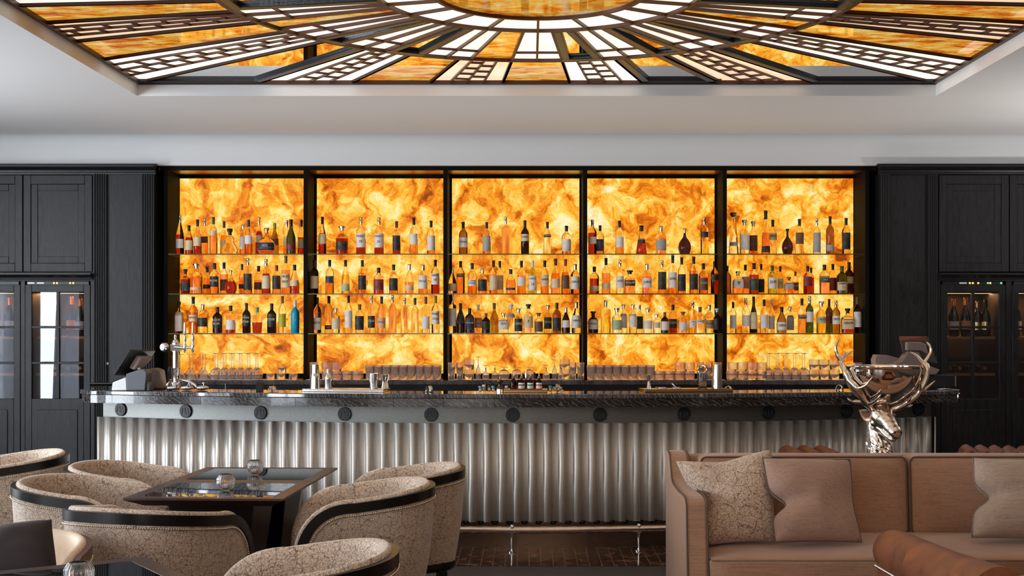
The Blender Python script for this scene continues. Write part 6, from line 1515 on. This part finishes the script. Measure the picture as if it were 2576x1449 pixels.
def pillow(tl, tr, br, bl, th, mat, label, pinch=(), conc=.07, pipe=None, n=30, group=None):
    tl, tr, br, bl = [Vector(p) for p in (tl, tr, br, bl)]; c = (tl + tr + br + bl) / 4
    nrm = (tr - tl).cross(bl - tl).normalized()
    if nrm.y > 0: nrm = -nrm
    t = thing('pillow', label, 'pillow', c, 0, group)
    def pos(u, v, sg):
        k = 1 - conc * (1 - v * v) * abs(u) ** 3; k2 = 1 - conc * (1 - u * u) * abs(v) ** 3
        U, V = u * k, v * k2; thk = (max(0, 1 - abs(u) ** 2.6) * max(0, 1 - abs(v) ** 2.6)) ** .55
        for (pu, pv, amt, wd) in pinch:
            g_ = math.exp(-((v - pv) / wd) ** 2) if abs(pu) > .5 else math.exp(-((u - pu) / wd) ** 2)
            if abs(pu) > .5:
                f_ = max(0, u * (1 if pu > 0 else -1)); U -= (1 if pu > 0 else -1) * amt * g_ * f_ ** 1.5; thk *= 1 - .45 * g_ * f_
            else:
                f_ = max(0, v * (1 if pv > 0 else -1)); V -= (1 if pv > 0 else -1) * amt * g_ * f_ ** 1.5; thk *= 1 - .35 * g_ * f_
        a, b = (U + 1) / 2, (V + 1) / 2
        p = bl.lerp(br, a).lerp(tl.lerp(tr, a), b)
        w_ = .006 * noise.noise(Vector((u * 2.2 + c.x * 9, v * 2.2, sg * 3.0)))
        return p + nrm * sg * (th / 2 * thk) + nrm * w_ * thk - c
    vs = []; fs = []
    for sg in (1, -1):
        o_ = len(vs)
        for i in range(n + 1):
            for j in range(n + 1): vs.append(pos(2 * i / n - 1, 2 * j / n - 1, sg))
        for i in range(n):
            for j in range(n):
                a = o_ + i * (n + 1) + j; q = (a, a + n + 1, a + n + 2, a + 1); fs.append(q if sg < 0 else tuple(reversed(q)))
    o = weld(MB().add(vs, fs).build('cover', mat, t, smooth=0, recalc=False), .0006)
    if pipe:
        ed = [(-1 + 2 * k / n, -1) for k in range(n)] + [(1, -1 + 2 * k / n) for k in range(n)] + [(1 - 2 * k / n, 1) for k in range(n)] + [(-1, 1 - 2 * k / n) for k in range(n)]
        MB().tube([pos(u, v, 1) for u, v in ed], .0035, 6, closed=True).build('piping', pipe, t, smooth=80)
    return t
pillow(P(1700, 1160, 6.62), P(1942, 1130, 6.64), P(1957, 1362, 6.42), P(1772, 1374, 6.38), .20, M_CRACK_P, 'crackle patterned pillow with a pinched side in the corner of the sofa', [(-1, -.12, .30, .38), (-.1, 1, .10, .5)], .05)
pillow(P(1918, 1152, 6.50), P(2138, 1156, 6.56), P(2168, 1364, 6.34), P(1950, 1364, 6.28), .20, M_SOFA_P, 'plain brown linen pillow leaning beside the patterned one', [(-1, -.12, .34, .22), (1, -.1, .05, .5)], .03, pipe=M_PIPE)
pillow(P(2448, 1152, 6.55), P(2690, 1156, 6.60), P(2700, 1362, 6.40), P(2444, 1352, 6.36), .20, M_PILG, 'grey brown linen pillow at the right edge with a deep crease', [(-1, -.02, .30, .24)], .03, pipe=pbr('grey_piping', lin((120, 104, 92)), .6))
pillow(P(-70, 1338, 4.86), P(130, 1306, 4.82), P(146, 1448, 4.66), P(-50, 1462, 4.70), .14, M_VELVET, 'dark brown velvet cushion leaning in the cream lined tub chair', [], .02)

# ------------------------------------------------------------------ brown leather armchair in the foreground, facing the sofa
ac = thing('leather_armchair', 'worn brown leather armchair with rolled arms and a bright nail trim, back to the camera', 'armchair', (2.0, 5.1, 0)); ao = Vector(ac.location)
def roll(name, path, r, zsc=.8, n=20, mat=M_LEATH, endr=.7):
    rr = [r * (endr if k in (0,) else 1) for k in range(len(path))]
    o = MB().tube([Vector(p) - ao for p in path], rr, n).build(name, mat, ac, smooth=70); return o
for s_, xa in ((1, 1.60), (-1, 2.62)):
    p_ = [(xa, 5.80, .545), (xa, 5.76, .55), (xa, 5.6, .556), (xa, 5.3, .566), (xa, 5.0, .58), (xa, 4.7, .60), (xa, 4.45, .62)]
    o = MB().tube([Vector(p) - ao for p in p_], [.07, .092, .098, .100, .100, .100, .098], 24).build('arm_roll', M_LEATH, ac, smooth=70); o.scale = (1, 1, 1)
    m = MB(); m.box((xa - .075 - ao.x, 4.45 - ao.y, .06), (xa + .075 - ao.x, 5.76 - ao.y, .56)); m.build('arm_panel', M_LEATH, ac, bevel=.012, seg=3)
    xo = xa - s_ * .079; m = MB(); yy = 4.45
    while yy < 5.77: m.sphere((xo - ao.x, yy - ao.y, lerp(.520, .485, (yy - 4.45) / 1.3)), .0062, 8, 5); yy += .0115
    m.build('nail_trim', pbr('bright_nails', (.92, .86, .80), .18, 1.0), ac, smooth=80)
m = MB(); m.box((1.68 - ao.x, 4.62 - ao.y, .08), (2.54 - ao.x, 5.72 - ao.y, .30)); m.build('seat_base', M_LEATH, ac, bevel=.01)
weld(soft_box(MB(), (1.685 - ao.x, 4.66 - ao.y, .30), (2.535 - ao.x, 5.74 - ao.y, .45), .04, (0, 0, .015)).build('seat_cushion', M_LEATH, ac, smooth=0, recalc=False))
MB().tube([Vector(p) - ao for p in [(1.56, 4.38, .58), (1.64, 4.37, .615), (1.78, 4.36, .635), (2.1, 4.36, .645), (2.5, 4.36, .635), (2.66, 4.37, .61), (2.73, 4.38, .58)]], [.05, .085, .1, .105, .1, .085, .05], 24).build('back_roll', M_LEATH, ac, smooth=70)
m = MB(); m.prism_x([(4.28 - ao.y, .06), (4.44 - ao.y, .06), (4.46 - ao.y, .60), (4.30 - ao.y, .60)], 1.54 - ao.x, 2.69 - ao.x); m.build('backrest', M_LEATH, ac, bevel=.012, seg=3)
for xx in (1.6, 2.62):
    for yy in (4.42, 5.68): MB().lathe([(.018, 0), (.028, .08)], 12, (xx - ao.x, yy - ao.y, 0)).build('leg', M_LACQ, ac)

# ------------------------------------------------------------------ console behind the sofa and the stag's head bowl
con = thing('console_table', 'narrow dark console table behind the sofa carrying the stag head', 'console table', (2.0, 7.34, 0))
MB().box((-.55, -.19, .735), (.75, .19, .770)).build('tabletop', M_LACQ, con, bevel=.003)
for xx in (-.5, .7):
    for yy in (-.15, .15): MB().box((xx - .02, yy - .02, 0), (xx + .02, yy + .02, .74)).build('leg', M_LACQ, con)
DY = 7.30; KP = DY / F; D0 = Vector((PX(2216, DY), DY, .7755))
stag = thing('stag_head_bowl_stand', 'polished metal stag head with ear and antlers, standing behind the sofa and holding a bowl', 'sculpture', D0)
def dp(px, py, dy=0): v = P(px, py, DY) - D0; v.y += dy * KP; return v
def loft(spine, n=26):
    """spine: (px, py, dy px, half width px, half depth px)"""
    pts = [dp(a, b, c) for a, b, c, _, _ in spine]; vs = []; fs = []
    side = Vector((1, 0.55, 0)).normalized()
    for i, p in enumerate(pts):
        T = (pts[min(i + 1, len(pts) - 1)] - pts[max(i - 1, 0)]).normalized()
        S_ = (side - T * side.dot(T)).normalized(); U = S_.cross(T).normalized(); w_, d_ = spine[i][3] * KP, spine[i][4] * KP
        for k in range(n): a = 2 * pi * k / n; vs.append(p + S_ * cos(a) * w_ + U * sin(a) * d_)
    for i in range(len(pts) - 1):
        for k in range(n): fs.append((i * n + k, i * n + (k + 1) % n, (i + 1) * n + (k + 1) % n, (i + 1) * n + k))
    fs += [tuple(range(n)), tuple(range((len(pts) - 1) * n, len(pts) * n))]
    return vs, fs
neck = [(2219, 1159, 6, 40, 40), (2217, 1148, 6, 34, 36), (2214, 1133, 6, 30, 33), (2210, 1112, 8, 26, 29), (2207, 1090, 12, 24, 27), (2207, 1066, 12, 24, 25), (2210, 1044, 8, 19, 20)]
face = [(2205, 1025, 12, 13, 13), (2208, 1031, 4, 26, 23), (2213, 1042, -12, 31, 28), (2219, 1054, -28, 27, 25), (2225, 1065, -43, 20, 20), (2230, 1075, -56, 17.5, 17), (2234, 1082, -66, 17, 16), (2236, 1087, -73, 14, 13), (2237, 1089, -77, 7, 7)]
jaw = [(2212, 1070, -8, 20, 16), (2219, 1083, -28, 15, 12), (2226, 1094, -46, 12.5, 9), (2231, 1100, -60, 10, 7), (2233, 1101, -64, 4, 3)]
# smooth the spine
def dens(sp, k=3):
    out = []
    for i in range(len(sp) - 1):
        p0, p1, p2, p3 = sp[max(i - 1, 0)], sp[i], sp[i + 1], sp[min(i + 2, len(sp) - 1)]
        for j in range(k):
            t_ = j / k; out.append(tuple(.5 * (2 * b + (c - a) * t_ + (2 * a - 5 * b + 4 * c - d) * t_ ** 2 + (3 * b - a - 3 * c + d) * t_ ** 3) for a, b, c, d in zip(p0, p1, p2, p3)))
    return out + [sp[-1]]
zneck = dp(0, 1088).z; hd_ = MB()
for sp_ in (neck, face, jaw):
    vs, fs = loft(dens(sp_, 4), 40); c3 = [dp(a, b, c) for a, b, c, _, _ in sp_]; out = []
    for v in vs:   # fur on the neck
        cn = min(c3, key=lambda q: (q - v).length); d = (v - cn)
        d = d.normalized() if d.length > 1e-6 else Vector((0, 0, 1)); q = max(0, min(1, (zneck - v.z) / .05)) if sp_ is neck else 0
        f_ = noise.noise(Vector((v.x * 95, v.y * 95, v.z * 26))) * .009 + noise.noise(Vector((v.x * 190, v.y * 190, v.z * 55))) * .004
        f2 = noise.noise(Vector((v.x * 45, v.y * 45, v.z * 45))) * .002
        out.append(v + d * (f_ * q + f2 * (1 - q)))
    hd_.add(out, fs)
for (a_, b_, c_, r_) in ((2195, 1062, -18, 11), (2232, 1060, -4, 10), (2199, 1040, -16, 8), (2229, 1036, -8, 8)): hd_.sphere(dp(a_, b_, c_), r_ * KP, 14, 10)
head = hd_.build('head', M_NICKEL, stag, smooth=80, sub=1)
rm = head.modifiers.new('remesh', 'REMESH'); rm.mode = 'VOXEL'; rm.voxel_size = .0026; rm.use_smooth_shade = True
head.modifiers.move(1, 0) if hasattr(head.modifiers, 'move') else None
for (px, py, dy) in ((2201, 1050, -38), (2241, 1046, -16)): 
    o = MB().sphere(dp(px, py, dy), 6 * KP, 14, 10).build('eye', M_NICKEL, head, smooth=80)
    MB().tube([dp(px - 8, py + 1, dy - 1), dp(px - 3, py - 5.5, dy - 5), dp(px + 3, py - 6, dy - 5), dp(px + 9, py - 1, dy - 2)], [.002, .0045, .0045, .002], 8).build('brow', M_NICKEL, head, smooth=80)
for (px, dy) in ((2226, -82), (2243, -78)): MB().sphere(dp(px + 2, 1081, dy + 1), 3 * KP, 10, 8).build('nostril', M_BLACK, head)
def ear(base, tip, wd, nm):
    base, tip = dp(*base), dp(*tip); ax = tip - base; up = Vector((0, 0, 1)); sd = ax.cross(Vector((0, 1, 0))).normalized()
    def fn(u, v):
        w_ = wd * KP * sin(pi * min(1, v * .93 + .12)) ** .8 * (1 - v * .25); a = lerp(-1.25, 1.25, u)
        return base + ax * v + sd * sin(a) * w_ + Vector((0, 1, 0)) * (cos(a) * w_ * .55)
    MB().grid(fn, 12, 12).build(nm, M_NICKEL, head, smooth=80, solid=.004)
ear((2192, 1055, -8), (2157, 1029, -14), 16, 'ear'); ear((2226, 1040, 22), (2252, 1028, 30), 8, 'ear')
BC_ = (2219, 922.5); BR = 98.5
def ant(pts, r0, r1, name, parent, tip=.3):
    pts = [(2050 + a / 4.263, 820 + b / 4.263) for a, b in pts]; q = []
    for a, b in pts:
        d = math.hypot(a - BC_[0], b - BC_[1]) if b > BC_[1] else 999
        dy = -sqrt(max(0, 109 ** 2 - d * d)) if d < 109 else 0
        q.append((a, b, dy))
    q = dens(q, 4); n_ = len(q); P3 = [dp(*p) for p in q]
    rr = [lerp(r0, r1, (k / (n_ - 1))) * KP * (1 if k < n_ - 2 else .6) * (1 + .10 * noise.noise(Vector((k * .9, r0, 0)))) for k in range(n_)]
    return MB().tube(P3, rr, 14).build(name, M_NICKEL, parent, smooth=80)
aL = ant([(610, 905), (560, 860), (490, 800), (430, 715), (375, 640), (318, 570), (285, 480), (275, 385), (268, 340)], 9.5, 6, 'antler', stag)
ant([(272, 360), (240, 310), (222, 240), (235, 185), (266, 138)], 6, 1.8, 'tine', aL); ant([(275, 365), (300, 335), (318, 300), (328, 278)], 5.5, 1.8, 'tine', aL); ant([(280, 355), (320, 328), (370, 290), (418, 260)], 4.5, 1.8, 'tine', aL)
ant([(500, 805), (440, 812), (385, 805), (345, 772)], 6, 1.8, 'tine', aL); ant([(510, 830), (555, 810), (590, 765), (614, 714)], 7, 2.2, 'tine', aL); ant([(370, 655), (420, 650), (470, 610), (490, 560)], 5, 2, 'tine', aL)
aR = ant([(770, 905), (830, 885), (900, 850), (960, 795), (1040, 735), (1095, 650), (1145, 545), (1170, 440), (1178, 390)], 9.5, 6.5, 'antler', stag)
ant([(1178, 395), (1215, 340), (1245, 275), (1232, 215), (1195, 170)], 6.5, 1.8, 'tine', aR); ant([(1170, 410), (1130, 360), (1080, 310), (1020, 278)], 5.5, 1.8, 'tine', aR)
ant([(1010, 755), (1100, 735), (1200, 665), (1288, 588)], 6.5, 2, 'tine', aR); ant([(930, 835), (970, 855), (1010, 862), (1050, 848)], 6, 2, 'tine', aR); ant([(890, 862), (930, 830), (950, 780), (955, 738)], 6.5, 2.2, 'tine', aR); ant([(1075, 700), (1055, 640), (1035, 590), (1040, 540)], 4, 1.6, 'tine', aR)
bt_ = MB(); R_ = BR * KP; n = 26; pr = []
for k in range(n + 1): a = pi / 2 * k / n; pr.append((max(.0002, R_ * sin(a)), -R_ * cos(a)))
pr += [(R_ + .004, .002), (R_ + .003, .006), (R_ - .003, .005)]
for k in range(n, -1, -1): a = pi / 2 * k / n; pr.append((max(.0002, (R_ - .004) * sin(a)), -(R_ - .004) * cos(a)))
bc3 = P(BC_[0], BC_[1], DY)
bowl = thing('champagne_bowl', 'large polished metal bowl resting in the antlers of the stag head', 'bowl', bc3)
MB().lathe(pr, 64, cap=False).build('bowl_shell', pbr('bowl_nickel', (.80, .72, .66), .035, 1.0), bowl, smooth=80)

# ------------------------------------------------------------------ rolled leather lounge chairs beyond the sofa
def channel_chair(x, y, rz, n, label, step=.10, z=.80, mat=M_LEATH2):
    t = thing('leather_lounge_chair', label, 'chair', (x, y, 0), rz, 'rolled leather lounge chairs beyond the sofa'); w_ = n * step
    weld(soft_box(MB(), (-w_ / 2, -.30, .14), (w_ / 2, .30, .42), .05, (0, 0, .02)).build('seat', mat, t, smooth=0, recalc=False))
    for k in range(n):
        xx = -w_ / 2 + step * (k + .5)
        def fn(u, v, xx=xx):
            a = lerp(-.1, pi * .95, u); r = step * .60; return (xx - r * cos(a) * 1.0, lerp(-.22, .24, v), z - .075 + r * sin(a) * (1.15 if a < 1.6 else 1.0))
        MB().grid(fn, 14, 4).build('rolled_channel', mat, t, solid=.012, smooth=60)
    MB().box((-w_ / 2, -.2, .40), (w_ / 2, .22, z - .06)).build('backrest', mat, t, bevel=.02)
    for sx in (-1, 1):
        for sy in (-1, 1): MB().box((sx * (w_ / 2 - .05) - .02, sy * .24 - .02, 0), (sx * (w_ / 2 - .05) + .02, sy * .24 + .02, .15)).build('leg', M_LACQ, t)
    return t
channel_chair(1.74, 8.05, A(0), 3, 'rust leather chair top showing behind the sofa between pillow and stag', .105, .785)
channel_chair(2.93, 8.05, A(-14), 6, 'rust leather chair top showing behind the sofa to the right of the stag', .085, .80)
